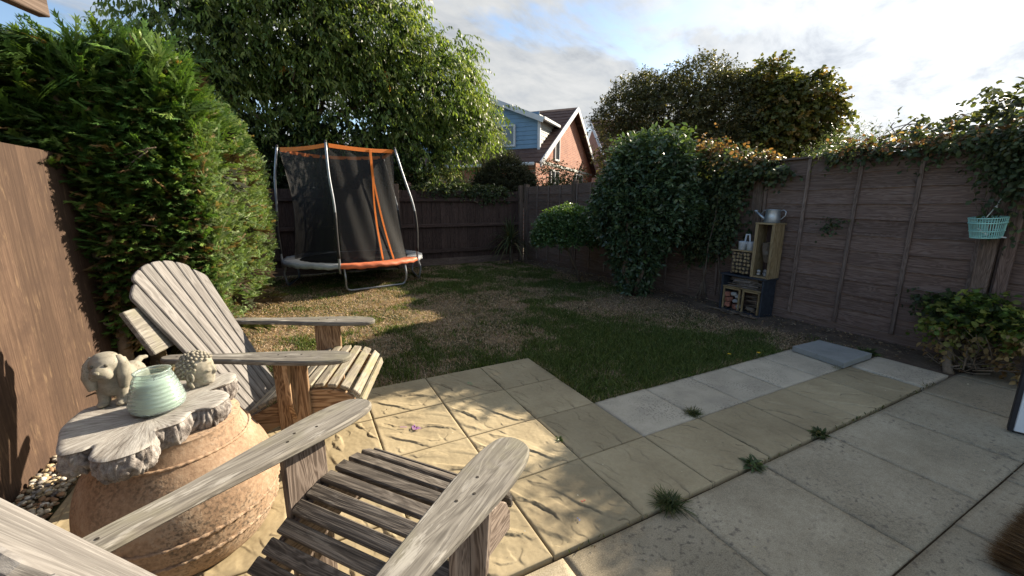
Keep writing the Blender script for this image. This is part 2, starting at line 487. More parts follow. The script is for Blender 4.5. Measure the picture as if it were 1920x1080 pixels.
class MB:
    """collects shapes; out() links them as ONE mesh object"""

    def __init__(self):
        self.v, self.f, self.g, self.n = [], [], [], 0

    def add(self, v, f, g=None):
        v = np.asarray(v, float)
        self.v.append(v)
        self.f += [[i + self.n for i in q] for q in f]
        self.g.append(v if g is None else np.asarray(g, float))
        self.n += len(v)
        return self

    def box(self, c, size, ax=(1, 0, 0), ay=(0, 1, 0), az=None, bev=0.003, grain=True):
        """box of length size[0] along ax, width size[1] along ay, thickness size[2]; the grain runs along ax"""
        ax = vnorm(ax)
        ay = np.asarray(ay, float)
        ay = vnorm(ay - ax * (ay @ ax))
        az = np.cross(ax, ay)
        h = np.array(size, float) / 2
        b = min(bev, h.min() * 0.45)
        loc = _BS * (h - b)
        loc[np.arange(24), _BA] = (_BS * h)[np.arange(24), _BA]
        w = np.asarray(c, float) + loc[:, :1] * ax + loc[:, 1:2] * ay + loc[:, 2:] * az
        off = np.array([rng.uniform(0, 50), rng.uniform(0, 50), rng.uniform(0, 50)])
        return self.add(w, _BF, loc + off)

    def plank(self, outline, th, o=(0, 0, 0), ax=(1, 0, 0), ay=(0, 1, 0), bev=0.005):
        """extruded outline (2D: along ax, across ay), centred thickness th along ax x ay"""
        P = np.asarray(outline, float)
        n = len(P)
        e1 = vnorm(P - np.roll(P, 1, 0))
        e2 = vnorm(np.roll(P, -1, 0) - P)
        area = 0.5 * np.sum(P[:, 0] * np.roll(P[:, 1], -1) - np.roll(P[:, 0], -1) * P[:, 1])
        sgn = 1 if area > 0 else -1
        n1 = np.stack([-e1[:, 1], e1[:, 0]], 1) * sgn
        n2 = np.stack([-e2[:, 1], e2[:, 0]], 1) * sgn
        inn = vnorm(n1 + n2)
        I = P + inn * bev
        ax = vnorm(ax)
        ay = np.asarray(ay, float)
        ay = vnorm(ay - ax * (ay @ ax))
        az = np.cross(ax, ay)
        rings = [(I, -th / 2), (P, -th / 2 + bev), (P, th / 2 - bev), (I, th / 2)]
        V, G = [], []
        off = np.array([rng.uniform(0, 50), rng.uniform(0, 50), rng.uniform(0, 50)])
        for q, z in rings:
            V.append(np.asarray(o, float) + q[:, :1] * ax + q[:, 1:2] * ay + z * az)
            G.append(np.column_stack([q, np.full(n, z)]) + off)
        F = []
        idx = list(range(n)) if sgn > 0 else list(range(n))[::-1]
        F.append([i for i in idx[::-1]])
        F.append([3 * n + i for i in idx])
        for k in range(3):
            for j in range(n):
                a, b = idx[j], idx[(j + 1) % n]
                F.append([k * n + a, k * n + b, (k + 1) * n + b, (k + 1) * n + a])
        return self.add(np.concatenate(V), F, np.concatenate(G))

    def tube(self, pts, r, n=8, closed=False):
        P = np.asarray(pts, float)
        m = len(P)
        r = np.broadcast_to(np.asarray(r, float), (m,))
        if closed:
            T = vnorm(np.roll(P, -1, 0) - np.roll(P, 1, 0))
        else:
            T = vnorm(np.gradient(P, axis=0))
        up = np.array([0.0, 0.0, 1.0])
        if abs(T[0] @ up) > 0.9:
            up = np.array([1.0, 0, 0])
        u = vnorm(np.cross(T[0], up))
        V, G = [], []
        off = rng.uniform(0, 50, 3)
        s = 0.0
        for i in range(m):
            u = vnorm(u - T[i] * (u @ T[i]))
            w = np.cross(T[i], u)
            a = np.arange(n) * 2 * math.pi / n
            V.append(P[i] + r[i] * (np.cos(a)[:, None] * u + np.sin(a)[:, None] * w))
            if i:
                s += np.linalg.norm(P[i] - P[i - 1])
            G.append(np.column_stack([np.full(n, s), r[i] * np.cos(a), r[i] * np.sin(a)]) + off)
        F = []
        for i in range(m if closed else m - 1):
            for j in range(n):
                a, b = i * n + j, i * n + (j + 1) % n
                c, d = ((i + 1) % m) * n + (j + 1) % n, ((i + 1) % m) * n + j
                F.append([a, b, c, d])
        if not closed:
            F.append(list(range(n))[::-1])
            F.append([(m - 1) * n + j for j in range(n)])
        return self.add(np.concatenate(V), F, np.concatenate(G))

    def lathe(self, prof, n=32, c=(0, 0, 0), wob=0.0):
        prof = np.asarray(prof, float)
        m = len(prof)
        a = np.arange(n) * 2 * math.pi / n
        V = []
        for r, z in prof:
            rr = r * (1 + wob * np.sin(a * 3 + z * 9))
            V.append(np.column_stack([rr * np.cos(a), rr * np.sin(a), np.full(n, z)]) + np.asarray(c, float))
        F = []
        for i in range(m - 1):
            for j in range(n):
                F.append([i * n + j, i * n + (j + 1) % n, (i + 1) * n + (j + 1) % n, (i + 1) * n + j])
        if prof[0][0] > 1e-6:
            F.append(list(range(n))[::-1])
        if prof[-1][0] > 1e-6:
            F.append([(m - 1) * n + j for j in range(n)])
        return self.add(np.concatenate(V), F)

    def ball(self, c, rad, n=10, jit=0.0, axes=None):
        rad = np.broadcast_to(np.asarray(rad, float), (3,))
        V, F = [], []
        m = max(4, n // 2)
        V.append([0, 0, -1])
        for i in range(1, m):
            ph = -math.pi / 2 + math.pi * i / m
            for j in range(n):
                a = 2 * math.pi * j / n
                V.append([math.cos(ph) * math.cos(a), math.cos(ph) * math.sin(a), math.sin(ph)])
        V.append([0, 0, 1])
        for j in range(n):
            F.append([0, 1 + (j + 1) % n, 1 + j])
        for i in range(m - 2):
            for j in range(n):
                p, q = 1 + i * n + j, 1 + i * n + (j + 1) % n
                F.append([p, q, q + n, p + n])
        last = len(V) - 1
        for j in range(n):
            F.append([last, 1 + (m - 2) * n + j, 1 + (m - 2) * n + (j + 1) % n])
        V = np.array(V, float)
        if jit:
            V *= 1 + rng.normal(0, jit, (len(V), 1))
        V = V * rad
        if axes is not None:
            V = V @ np.asarray(axes, float)
        return self.add(V + np.asarray(c, float), F)

    def out(self, name, mat, parent=None, smooth=False, world=False, col=None, kind=None, label=None):
        V = np.concatenate(self.v)
        if world and parent is not None:
            V = V - np.array(parent.location)
        me = bpy.data.meshes.new(name)
        me.from_pydata(V.tolist(), [], self.f)
        at = me.attributes.new('grain', 'FLOAT_VECTOR', 'POINT')
        at.data.foreach_set('vector', np.concatenate(self.g).astype(np.float32).ravel())
        if smooth:
            me.polygons.foreach_set('use_smooth', np.ones(len(me.polygons), bool))
        if mat is not None:
            me.materials.append(mat)
        me.update()
        return link_obj(name, me, parent, kind, label)


def link_obj(name, me, parent=None, kind=None, label=None):
    o = bpy.data.objects.new(name, me)
    COL.objects.link(o)
    if parent is not None:
        o.parent = parent
    if kind:
        o['kind'] = kind
    if label:
        o['label'] = label
    return o


def thing(name, label, cat, loc=(0, 0, 0), rot=0.0, group=None, kind=None):
    o = bpy.data.objects.new(name, None)
    COL.objects.link(o)
    o.empty_display_size = 0.1
    o.location, o.rotation_euler = loc, (0, 0, rot)
    if kind:
        o['kind'] = kind
    else:
        o['label'], o['category'] = label, cat
    if group:
        o['group'] = group
    return o


def tag(o, label, cat, group=None):
    o['label'], o['category'] = label, cat
    if group:
        o['group'] = group
    return o


def tri_obj(name, V, F, mat, parent=None, cols=None, kind=None, world=True, smooth=False):
    """fast mesh from arrays of vertices and equal sized faces, with a vertex colour"""
    V = np.asarray(V, np.float32)
    if world and parent is not None:
        V = V - np.array(parent.location, np.float32)
    F = np.asarray(F, np.int32)
    k = F.shape[1]
    me = bpy.data.meshes.new(name)
    me.vertices.add(len(V))
    me.vertices.foreach_set('co', V.ravel())
    me.loops.add(F.size)
    me.loops.foreach_set('vertex_index', F.ravel())
    me.polygons.add(len(F))
    me.polygons.foreach_set('loop_start', np.arange(0, F.size, k, dtype=np.int32))
    try:
        me.polygons.foreach_set('loop_total', np.full(len(F), k, np.int32))
    except Exception:
        pass
    if smooth:
        me.polygons.foreach_set('use_smooth', np.ones(len(F), bool))
    if cols is not None:
        a = me.attributes.new('col', 'FLOAT_COLOR', 'POINT')
        c4 = np.ones((len(V), 4), np.float32)
        c4[:, :3] = np.clip(cols, 0, 1)
        a.data.foreach_set('color', c4.ravel())
    me.materials.append(mat)
    me.update(calc_edges=True)
    me.validate()
    return link_obj(name, me, parent, kind)


def n3(P, s=1.0, seed=0.0):
    """smooth noise in -1..1 for an array of points"""
    return np.array([mn.noise(Vector((p[0] * s + seed, p[1] * s + seed * 1.7, p[2] * s - seed))) for p in P])


def jitter_dir(d, a):
    return vnorm(d + rng.normal(0, a, d.shape))


def leaf_arrays(P, D, N, L, W, C, fold=0.12, droop=0.12):
    """folded leaves: base, two sides, tip; returns V, F, colours"""
    n = len(P)
    D = vnorm(D)
    N = vnorm(N - D * np.sum(N * D, 1, keepdims=True))
    S = np.cross(D, N)
    L = np.broadcast_to(L, (n,))[:, None]
    W = np.broadcast_to(W, (n,))[:, None]
    V = np.empty((n, 6, 3))
    V[:, 0] = P
    V[:, 1] = P + D * L * 0.40 + S * W * 0.5 + N * W * fold
    V[:, 2] = P + D * L * 0.78 + S * W * 0.34 + N * (W * fold - L * droop * 0.5)
    V[:, 3] = P + D * L - N * L * droop
    V[:, 4] = P + D * L * 0.78 - S * W * 0.34 + N * (W * fold - L * droop * 0.5)
    V[:, 5] = P + D * L * 0.40 - S * W * 0.5 + N * W * fold
    base = (np.arange(n) * 6)[:, None]
    F = np.concatenate([base + np.array([0, 1, 5]), base + np.array([1, 2, 5]), base + np.array([2, 4, 5]), base + np.array([2, 3, 4])])
    return V.reshape(-1, 3), F, np.repeat(C, 6, axis=0)


def colours(n, pal, var=0.15, per=1):
    """n base colours drawn from a palette of (weight, rgb), in runs of per"""
    w = np.array([p[0] for p in pal], float)
    k = rng.choice(len(pal), size=(n + per - 1) // per, p=w / w.sum())
    c = np.array([p[1] for p in pal])[k]
    c = c * rng.normal(1, var, (len(c), 1)).clip(0.4, 1.8)
    c = np.repeat(c, per, axis=0)[:n]
    return c * rng.normal(1, var * 0.7, (n, 1)).clip(0.5, 1.6)


def blob_points(blobs, n, shell=0.6, seed=0.0, lump=0.28, freq=1.6, keep=None):
    """points and outward directions in a set of lumpy ellipsoids (cx,cy,cz,rx,ry,rz)"""
    B = np.array(blobs, float)
    w = B[:, 3] * B[:, 4] * B[:, 5]
    w = w ** 0.75
    k = rng.choice(len(B), n, p=w / w.sum())
    d = vnorm(rng.normal(size=(n, 3)))
    rad = np.where(rng.random(n) < shell, rng.uniform(0.72, 1.0, n), rng.uniform(0.15, 1, n) ** 0.5)
    l = 1 + lump * n3(d * 1.0 + B[k][:, :3] * 0.7, freq, seed)
    P = B[k][:, :3] + d * B[k][:, 3:] * (rad * l)[:, None]
    return P, d


def twig_leaves(P, d, per, tlen, L, Wr, pal, droop=0.5, up=0.0, spread=0.7, hang=0.5, flat=0.3, var=0.15):
    """each point grows a twig with `per` leaves; returns arrays for leaf_arrays and the twig polylines"""
    n = len(P)
    T = vnorm(d * 0.8 + rng.normal(0, spread, (n, 3)) + np.array([0, 0, up]))
    ln = rng.uniform(0.6, 1.3, n) * tlen
    t = np.linspace(0.15, 1, per)
    ti = np.tile(t, n)
    Pk, Tk, lk = np.repeat(P, per, 0), np.repeat(T, per, 0), np.repeat(ln, per)
    pos = Pk + Tk * (ti * lk)[:, None]
    pos[:, 2] -= droop * (ti ** 2) * lk
    tang = vnorm(Tk + np.array([0, 0, -1]) * (2 * droop * ti)[:, None])
    side = vnorm(np.cross(tang, rng.normal(0, 1, (n * per, 3)) * 0.6 + np.array([0, 0, 1])))
    side *= np.where(np.tile(np.arange(per), n) % 2, 1, -1)[:, None]
    D = vnorm(tang * 0.5 + side * 0.8 + np.array([0, 0, -1]) * hang + rng.normal(0, 0.2, (n * per, 3)))
    N = vnorm(np.array([0, 0, 1.0]) + rng.normal(0, flat, (n * per, 3)))
    Ls = L * rng.uniform(0.6, 1.2, n * per)
    C = colours(n * per, pal, var, per)
    return pos, D, N, Ls, Ls * Wr, C


def branch(mb, p0, p1, r0, r1, bend=0.15, k=7, n=7):
    p0, p1 = np.array(p0, float), np.array(p1, float)
    L = np.linalg.norm(p1 - p0)
    t = np.linspace(0, 1, k)[:, None]
    off = rng.normal(0, bend * L, 3)
    P = p0 + (p1 - p0) * t + off * np.sin(t * math.pi) * 0.5 + rng.normal(0, 0.012 * L, (k, 3)) * np.sin(t * math.pi)
    mb.tube(P, np.linspace(r0, r1, k), n)
    return P


# ---------------------------------------------------------------- the setting: ground, lawn, patio
g = MB()
g.box((20, 40, -0.30), (400, 400, 0.2), bev=0.01)
g.out('ground', M['soil'], kind='structure')

lawn_pts_x = np.linspace(-1.5, 5.3, 86)
lawn_pts_y = np.linspace(1.5, 9.2, 98)
GX, GY = np.meshgrid(lawn_pts_x, lawn_pts_y)
gz = -0.028 + 0.012 * n3(np.column_stack([GX.ravel(), GY.ravel(), GX.ravel() * 0]), 1.3, 5)
V = np.column_stack([GX.ravel(), GY.ravel(), gz])
nx = len(lawn_pts_x)
F = [[j * nx + i, j * nx + i + 1, (j + 1) * nx + i + 1, (j + 1) * nx + i] for j in range(len(lawn_pts_y) - 1) for i in range(nx - 1)]
tri_obj('lawn', V, F, M['lawn'], kind='structure', smooth=True)

S = 0.4825
X0, Y0 = 0.303, 1.164


def xg(i):
    return X0 + S * i


def yg(j):
    return Y0 + S * j


patio = MB()
patio.box((2.4, -1.5, -0.075), (12.0, 5.3, 0.11), bev=0.004)
patio.box(((-1.15 + xg(3)) / 2, (1.0 + yg(4)) / 2 - 0.03, -0.079), (xg(3) + 1.15 - 0.03, yg(4) - 1.06, 0.10), bev=0.004)
patio.box(((xg(2) + 4.6) / 2, (1.0 + yg(2)) / 2 - 0.03, -0.083), (4.6 - xg(2) - 0.03, yg(2) - 1.06, 0.10), bev=0.004)
patio_o = patio.out('patio', M['joint'], kind='structure')


def riven_variant(seed, sx, sy, n=56, amp=0.007, th=0.045, edge=0.004):
    """slab with a split-stone face: terraced relief whose step edges are tinted dark for grime and shadow"""
    u = np.linspace(0, 1, n)
    U, W = np.meshgrid(u, u)
    P = np.column_stack([U.ravel() * sx, W.ravel() * sy, np.zeros(n * n)])
    a = R(-60 + 16 * math.sin(seed * 1.7))
    p, q = P[:, 0] * math.cos(a) + P[:, 1] * math.sin(a), -P[:, 0] * math.sin(a) + P[:, 1] * math.cos(a)
    pq = np.column_stack([p * 3.0, q * 7.0, p * 0])
    field = -q * 6.0 + 0.6 * n3(pq, 1.0, seed) + 0.13 * n3(np.column_stack([p, q, p * 0]), 13, seed + 4) + 0.05 * n3(np.column_stack([p, q, p * 0]), 42, seed + 9)
    fr = field - np.floor(field)
    gate = np.clip((n3(np.column_stack([p * 3.0, q * 9, p * 0]), 1.5, seed + 30) + 0.02) * 4.0, 0, 1)
    gy_, gx_ = np.gradient(field.reshape(n, n), sy / (n - 1), sx / (n - 1))
    gm = np.sqrt(gx_ ** 2 + gy_ ** 2).ravel() + 1e-6
    edge_d = np.minimum(fr, 1 - fr) / gm
    k = np.clip((fr - 0.93) / 0.07, 0, 1)
    z = amp * gate * (fr - k) + amp * 0.22 * n3(P, 5, seed + 17) + amp * 0.10 * n3(P, 45, seed + 21)
    f2 = 1.9 * field + 0.7 * n3(P, 9, seed + 41)
    g2 = np.clip((n3(P, 8, seed + 61) + 0.05) * 3, 0, 1)
    fr2 = f2 - np.floor(f2)
    dirt_shade2 = np.clip(1.2 - np.minimum(fr2, 1 - fr2) / (gm * 1.9) / 0.003, 0, 1) * g2 * 0.2
    z += amp * 0.5 * g2 * (fr2 - np.clip((fr2 - 0.93) / 0.07, 0, 1))
    z -= z.mean()
    dirt_shade = np.clip(1.3 - edge_d / 0.0034, 0, 1) * np.clip(1.4 - np.minimum(fr, 1 - fr) / 0.06, 0, 1) * np.clip(gate * 1.5 - .25, 0, 1) * 0.62  # dark tint on step edges: lodged grime plus painted shadow lines
    dirt_shade = np.maximum(dirt_shade, dirt_shade2) * (1.0 if amp > 0.004 else 0.0)
    e = np.minimum(np.minimum(U, 1 - U).ravel() * sx, np.minimum(W, 1 - W).ravel() * sy)
    f = np.clip(e / 0.012, 0, 1)
    z = z * np.clip(e / 0.03, 0, 1) - edge * (1 - f) ** 2
    P[:, 0] -= sx / 2
    P[:, 1] -= sy / 2
    V = P.copy()
    V[:, 2] = z
    F = [[j * n + i, j * n + i + 1, (j + 1) * n + i + 1, (j + 1) * n + i] for j in range(n - 1) for i in range(n - 1)]
    # skirt
    rim = [i for i in range(n)] + [j * n + n - 1 for j in range(1, n)] + [(n - 1) * n + i for i in range(n - 2, -1, -1)] + [j * n for j in range(n - 2, 0, -1)]
    low = V[rim].copy()
    low[:, 2] = -th
    V = np.concatenate([V, low])
    m = len(rim)
    for i in range(m):
        F.append([rim[i], n * n + i, n * n + (i + 1) % m, rim[(i + 1) % m]])
    return V, F, np.concatenate([dirt_shade, np.zeros(m)])


def slab_mesh(name, seed, sx, sy, mat, n=56, amp=0.007):
    V, F, dirt_shade = riven_variant(seed, sx, sy, n, amp)
    me = bpy.data.meshes.new(name)
    me.from_pydata(V.tolist(), [], F)
    a = me.attributes.new('dirt_shade', 'FLOAT', 'POINT')
    a.data.foreach_set('value', dirt_shade.astype(np.float32))
    me.polygons.foreach_set('use_smooth', np.ones(len(me.polygons), bool))
    me.materials.append(mat)
    me.update()
    return me


GAP = 0.007
stones = [slab_mesh('riven_slab', 10 + 7 * k, S - GAP, S - GAP, M['sandstone'], 140, 0.0078) for k in range(5)]
half_white = [slab_mesh('pale_paver', 60 + k, S - 0.004, S - GAP, M['white_paver'], 20, 0.0012) for k in range(2)]
concrete_me = [slab_mesh('concrete_slab', 80 + k, 0.6535 - GAP, 0.6475 - GAP, M['concrete'], 24, 0.0016) for k in range(2)]


def lay(me, name, x, y, z=0.0, turn=0):
    o = link_obj(name, me, patio_o)
    o.location = (x, y, z + random.uniform(-0.0015, 0.0015))
    o.rotation_euler = (random.uniform(-.003, .003), random.uniform(-.003, .003), turn * math.pi / 2 + random.uniform(-.003, .003))
    return o


c = 0
for i in range(-3, 9):
    for j in range(0, 4):
        if (i >= 3 and j > 0) or i == 8:
            continue
        lay(stones[(c * 7 + j * 3) % 5], 'sandstone_slab', xg(i + .5), yg(j + .5), 0, 0)
        c += 1
for i in range(3, 8):
    lay(half_white[i % 2], 'white_paver', xg(i + .5), yg(1.5), 0.001, i % 4)
lay(half_white[1], 'white_paver', xg(8.5) + 0.02, yg(.5), 0.003, 1)
for i, x in enumerate(np.arange(-2.9, 6.0, 0.6535)):
    lay(concrete_me[i % 2], 'concrete_slab', x + 1.433 - 0.6535 * 2 + 0.0, 1.152 - 0.327, -0.004, (i % 2) * 2)
for r in range(1, 4):
    for i, x in enumerate(np.arange(-2.9, 6.0, 0.6535)):
        lay(concrete_me[(i + r) % 2], 'concrete_slab', x + 1.433 + 0.02 - 0.32 * (r % 2), 0.500 - 0.65 * (r - .5), -0.004, (i % 2) * 2)

t = thing('loose_slab', 'blue grey paving slab laid raised on top of the pale pavers', 'slab', (4.28, 1.86, 0.004))
mb = MB()
mb.plank([(-.243, -.228), (.25, -.222), (.235, .205), (-.19, .222)], 0.05, (0, 0, .025), bev=0.004)
mb.out('slab', M['grey_slab'], t)
# soil border under the right fence
sx = np.linspace(4.35, 5.35, 40)
sy = np.linspace(1.08, 9.0, 160)
AX, AY = np.meshgrid(sx, sy)
Q = np.column_stack([AX.ravel(), AY.ravel(), AX.ravel() * 0])
edge = 0.10 * n3(Q, 2.0, 3)
hh = np.clip((AX.ravel() - 4.62 + edge) / 0.3, -1, 1) * 0.035 - 0.03 + 0.012 * n3(Q, 9, 2)
tri_obj('soil_border', np.column_stack([AX.ravel(), AY.ravel(), hh]),
        [[j * 40 + i, j * 40 + i + 1, (j + 1) * 40 + i + 1, (j + 1) * 40 + i] for j in range(159) for i in range(39)], M['soil'], kind='structure', smooth=True)


# ---------------------------------------------------------------- grass
def in_lawn(x, y):
    a = (x > -1.2) & (x < 4.85) & (y < 9.0)
    pat = (x < xg(3) + 0.005) & (y < yg(4) + 0.01)
    pat2 = (x < 4.62) & (y < yg(2) - 0.0)
    raised = (x > 4.0) & (x < 4.56) & (y < 2.1)
    return a & ~pat & ~pat2 & ~raised & (y > 1.6)


def grass():
    n = 420000
    # denser close to the camera
    yy = 1.6 + (9.0 - 1.6) * rng.random(n) ** 1.35
    xx = rng.uniform(-1.2, 4.85, n)
    k = in_lawn(xx, yy)
    xx, yy = xx[k], yy[k]
    g1 = np.zeros(len(xx))
    tab = {}
    res = 0.06
    ci = np.floor(xx / res).astype(int)
    cj = np.floor(yy / res).astype(int)
    key = ci * 10000 + cj
    uk, inv = np.unique(key, return_inverse=True)
    px = (uk // 10000) * res
    py = (uk % 10000) * res
    pv = np.column_stack([px, py, px * 0])
    val = n3(pv, 0.9, 1.0) * 0.7 + n3(pv, 2.6, 4.0) * 0.9 + n3(pv, 7, 9.0) * 0.5
    lush = np.exp(-(((px - 2.9) / 1.35) ** 2 + ((py - 2.75) / 0.8) ** 2)) * 1.3
    lush += np.exp(-(((px - 0.5) / 0.6) ** 2 + ((py - 3.55) / 0.35) ** 2)) * 0.6
    lush += np.exp(-(((px + 0.1) / 0.5) ** 2 + ((py - 4.0) / 0.5) ** 2)) * 0.4
    lush += np.exp(-(((px - 3.2) / 1.5) ** 2 + ((py - 7.2) / 1.0) ** 2)) * 0.35
    lush -= np.exp(-(((px - 4.6) / 0.55) ** 2 + ((py - 3.4) / 1.3) ** 2)) * 0.9
    lush -= np.exp(-(((px - 0.2) / 0.9) ** 2 + ((py - 5.6) / 0.8) ** 2)) * 0.5
    f = (val + lush)[inv]
    green = rng.random(len(xx)) < np.clip(0.20 + f * 0.8, 0.04, 0.96)
    thin = rng.random(len(xx)) < np.clip(0.62 + f * 0.8, 0.30, 1.0)
    xx, yy, f, green = xx[thin], yy[thin], f[thin], green[thin]
    n = len(xx)
    h = np.where(green, rng.uniform(0.018, 0.042, n) * (1 + 0.5 * np.clip(f, 0, 1)), rng.uniform(0.010, 0.024, n))
    lean = rng.normal(0, 1, (n, 2)) * np.where(green, 0.45, 1.6)[:, None]
    w = np.where(green, 0.0034, 0.0030) * rng.uniform(.7, 1.4, n) * (1 + (yy - 2) * 0.12)
    a = rng.uniform(0, math.pi, n)
    P = np.column_stack([xx, yy, np.full(n, -0.026)])
    sd = np.column_stack([np.cos(a), np.sin(a), a * 0]) * w[:, None]
    tip = P + np.column_stack([lean[:, 0] * h, lean[:, 1] * h, h])
    mid = P + np.column_stack([lean[:, 0] * h * .3, lean[:, 1] * h * .3, h * .6])
    V = np.stack([P - sd, P + sd, mid + sd * .7, tip, mid - sd * .7], 1).reshape(-1, 3)
    b = (np.arange(n) * 5)[:, None]
    F = np.concatenate([b + np.array([0, 1, 2]), b + np.array([0, 2, 4]), b + np.array([2, 3, 4])])
    # ragged longer tufts where the mower misses the paving edge
    m = 9000
    e = rng.random(m)
    q = np.abs(rng.normal(0, .022, m))
    ex = np.where(e < .45, rng.uniform(-.6, xg(3), m), np.where(e < .65, xg(3) + q, rng.uniform(xg(3), 4.0, m)))
    ey = np.where(e < .45, yg(4) + q, np.where(e < .65, rng.uniform(yg(2), yg(4), m), yg(2) + q))
    keepm = rng.random(m) < np.clip(.35 + 1.3 * n3(np.column_stack([ex, ey, ex * 0]), 3.5, 8), 0, 1)
    ex, ey = ex[keepm], ey[keepm]
    m = len(ex)
    hh_ = rng.uniform(.025, .065, m)
    a = rng.uniform(0, math.pi, m)
    Pm = np.column_stack([ex, ey, np.full(m, -.024)])
    sd = np.column_stack([np.cos(a), np.sin(a), a * 0]) * (rng.uniform(.0012, .0026, m))[:, None]
    ln_ = rng.normal(0, .55, (m, 2)) * hh_[:, None]
    tip = Pm + np.column_stack([ln_, hh_])
    mid = Pm + np.column_stack([ln_ * .3, hh_ * .6])
    V2 = np.stack([Pm - sd, Pm + sd, mid + sd * .7, tip, mid - sd * .7], 1).reshape(-1, 3)
    b2 = (np.arange(m) * 5)[:, None] + len(V)
    V = np.concatenate([V, V2])
    F = np.concatenate([F, b2 + np.array([0, 1, 2]), b2 + np.array([0, 2, 4]), b2 + np.array([2, 3, 4])])
    green = np.concatenate([green, rng.random(m) < .7])
    n += m
    gc = colours(n, [(4, (0.072, 0.108, 0.028)), (3, (0.11, 0.15, 0.04)), (1.5, (0.165, 0.185, 0.06))], 0.2)
    dc = colours(n, [(3, (0.45, 0.325, 0.215)), (3, (0.34, 0.235, 0.15)), (2, (0.55, 0.44, 0.315)), (2, (0.20, 0.13, 0.08))], 0.15)
    C = np.where(green[:, None], gc, dc)
    tri_obj('grass', V, F, M['grass'], cols=np.repeat(C, 5, 0), kind='stuff')


grass()


# fallen leaves and stones on the dry soil
def litter():
    n = 2600
    y = rng.uniform(1.5, 8.6, n)
    x = 5.12 - np.abs(rng.normal(0, 0.38, n)) - (y > 4) * 0.1
    k = (x > 3.4) & (in_lawn(x, y) | (x > 4.62))
    x, y = x[k], y[k]
    n = len(x)
    z = np.clip((x - 4.62) / .3, -1, 1) * .035 + 0.004
    P = np.column_stack([x, y, z])
    D = jitter_dir(np.tile([0, 0, 0.1], (n, 1)), 1.0)
    D[:, 2] *= 0.25
    N = jitter_dir(np.tile([0, 0, 1.0], (n, 1)), 0.35)
    L = rng.uniform(0.012, 0.045, n)
    C = colours(n, [(3, (0.2, 0.13, 0.08)), (2, (0.30, 0.24, 0.17)), (1, (0.12, 0.07, 0.04))], 0.25)
    V, F, CC = leaf_arrays(P, D, N, L, L * rng.uniform(.2, .6, n), C)
    tri_obj('fallen_leaves', V, F, M['leaf'], cols=CC, kind='stuff')


litter()


def gravel():
    V, F, C = [], [], []
    base = MB()
    base.ball((0, 0, 0), 1, 7)
    bv = base.v[0]
    bf = []
    for f in base.f:
        bf.append(f[:3])
        if len(f) == 4:
            bf.append([f[0], f[2], f[3]])
    bf = np.array(bf)
    n = 2100
    x = rng.uniform(-1.352, -1.165, n)
    y = rng.uniform(0.9, 3.65, n)
    r = rng.uniform(0.007, 0.0155, n)
    for i in range(n):
        sc = r[i] * np.array([rng.uniform(.9, 1.5), rng.uniform(.75, 1.1), rng.uniform(.5, .8)])
        a = rng.uniform(0, math.pi)
        v = bv * (1 + rng.normal(0, .09, (len(bv), 1))) * sc
        v = np.column_stack([v[:, 0] * math.cos(a) - v[:, 1] * math.sin(a), v[:, 0] * math.sin(a) + v[:, 1] * math.cos(a), v[:, 2]])
        z = -0.022 + rng.uniform(0, .028)
        V.append(v + np.array([x[i], y[i], z]))
        F.append(bf + i * len(bv))
    pal = [(3, (0.42, 0.33, 0.2)), (2, (0.5, 0.44, 0.33)), (2, (0.33, 0.2, 0.11)), (2, (0.27, 0.25, 0.23)), (1, (0.55, 0.52, 0.46)), (1, (0.15, 0.13, 0.12))]
    C = colours(n, pal, 0.12)
    tri_obj('gravel', np.concatenate(V), np.concatenate(F), M['pebble'], cols=np.repeat(C, len(bv), 0), kind='stuff', smooth=True)


gravel()


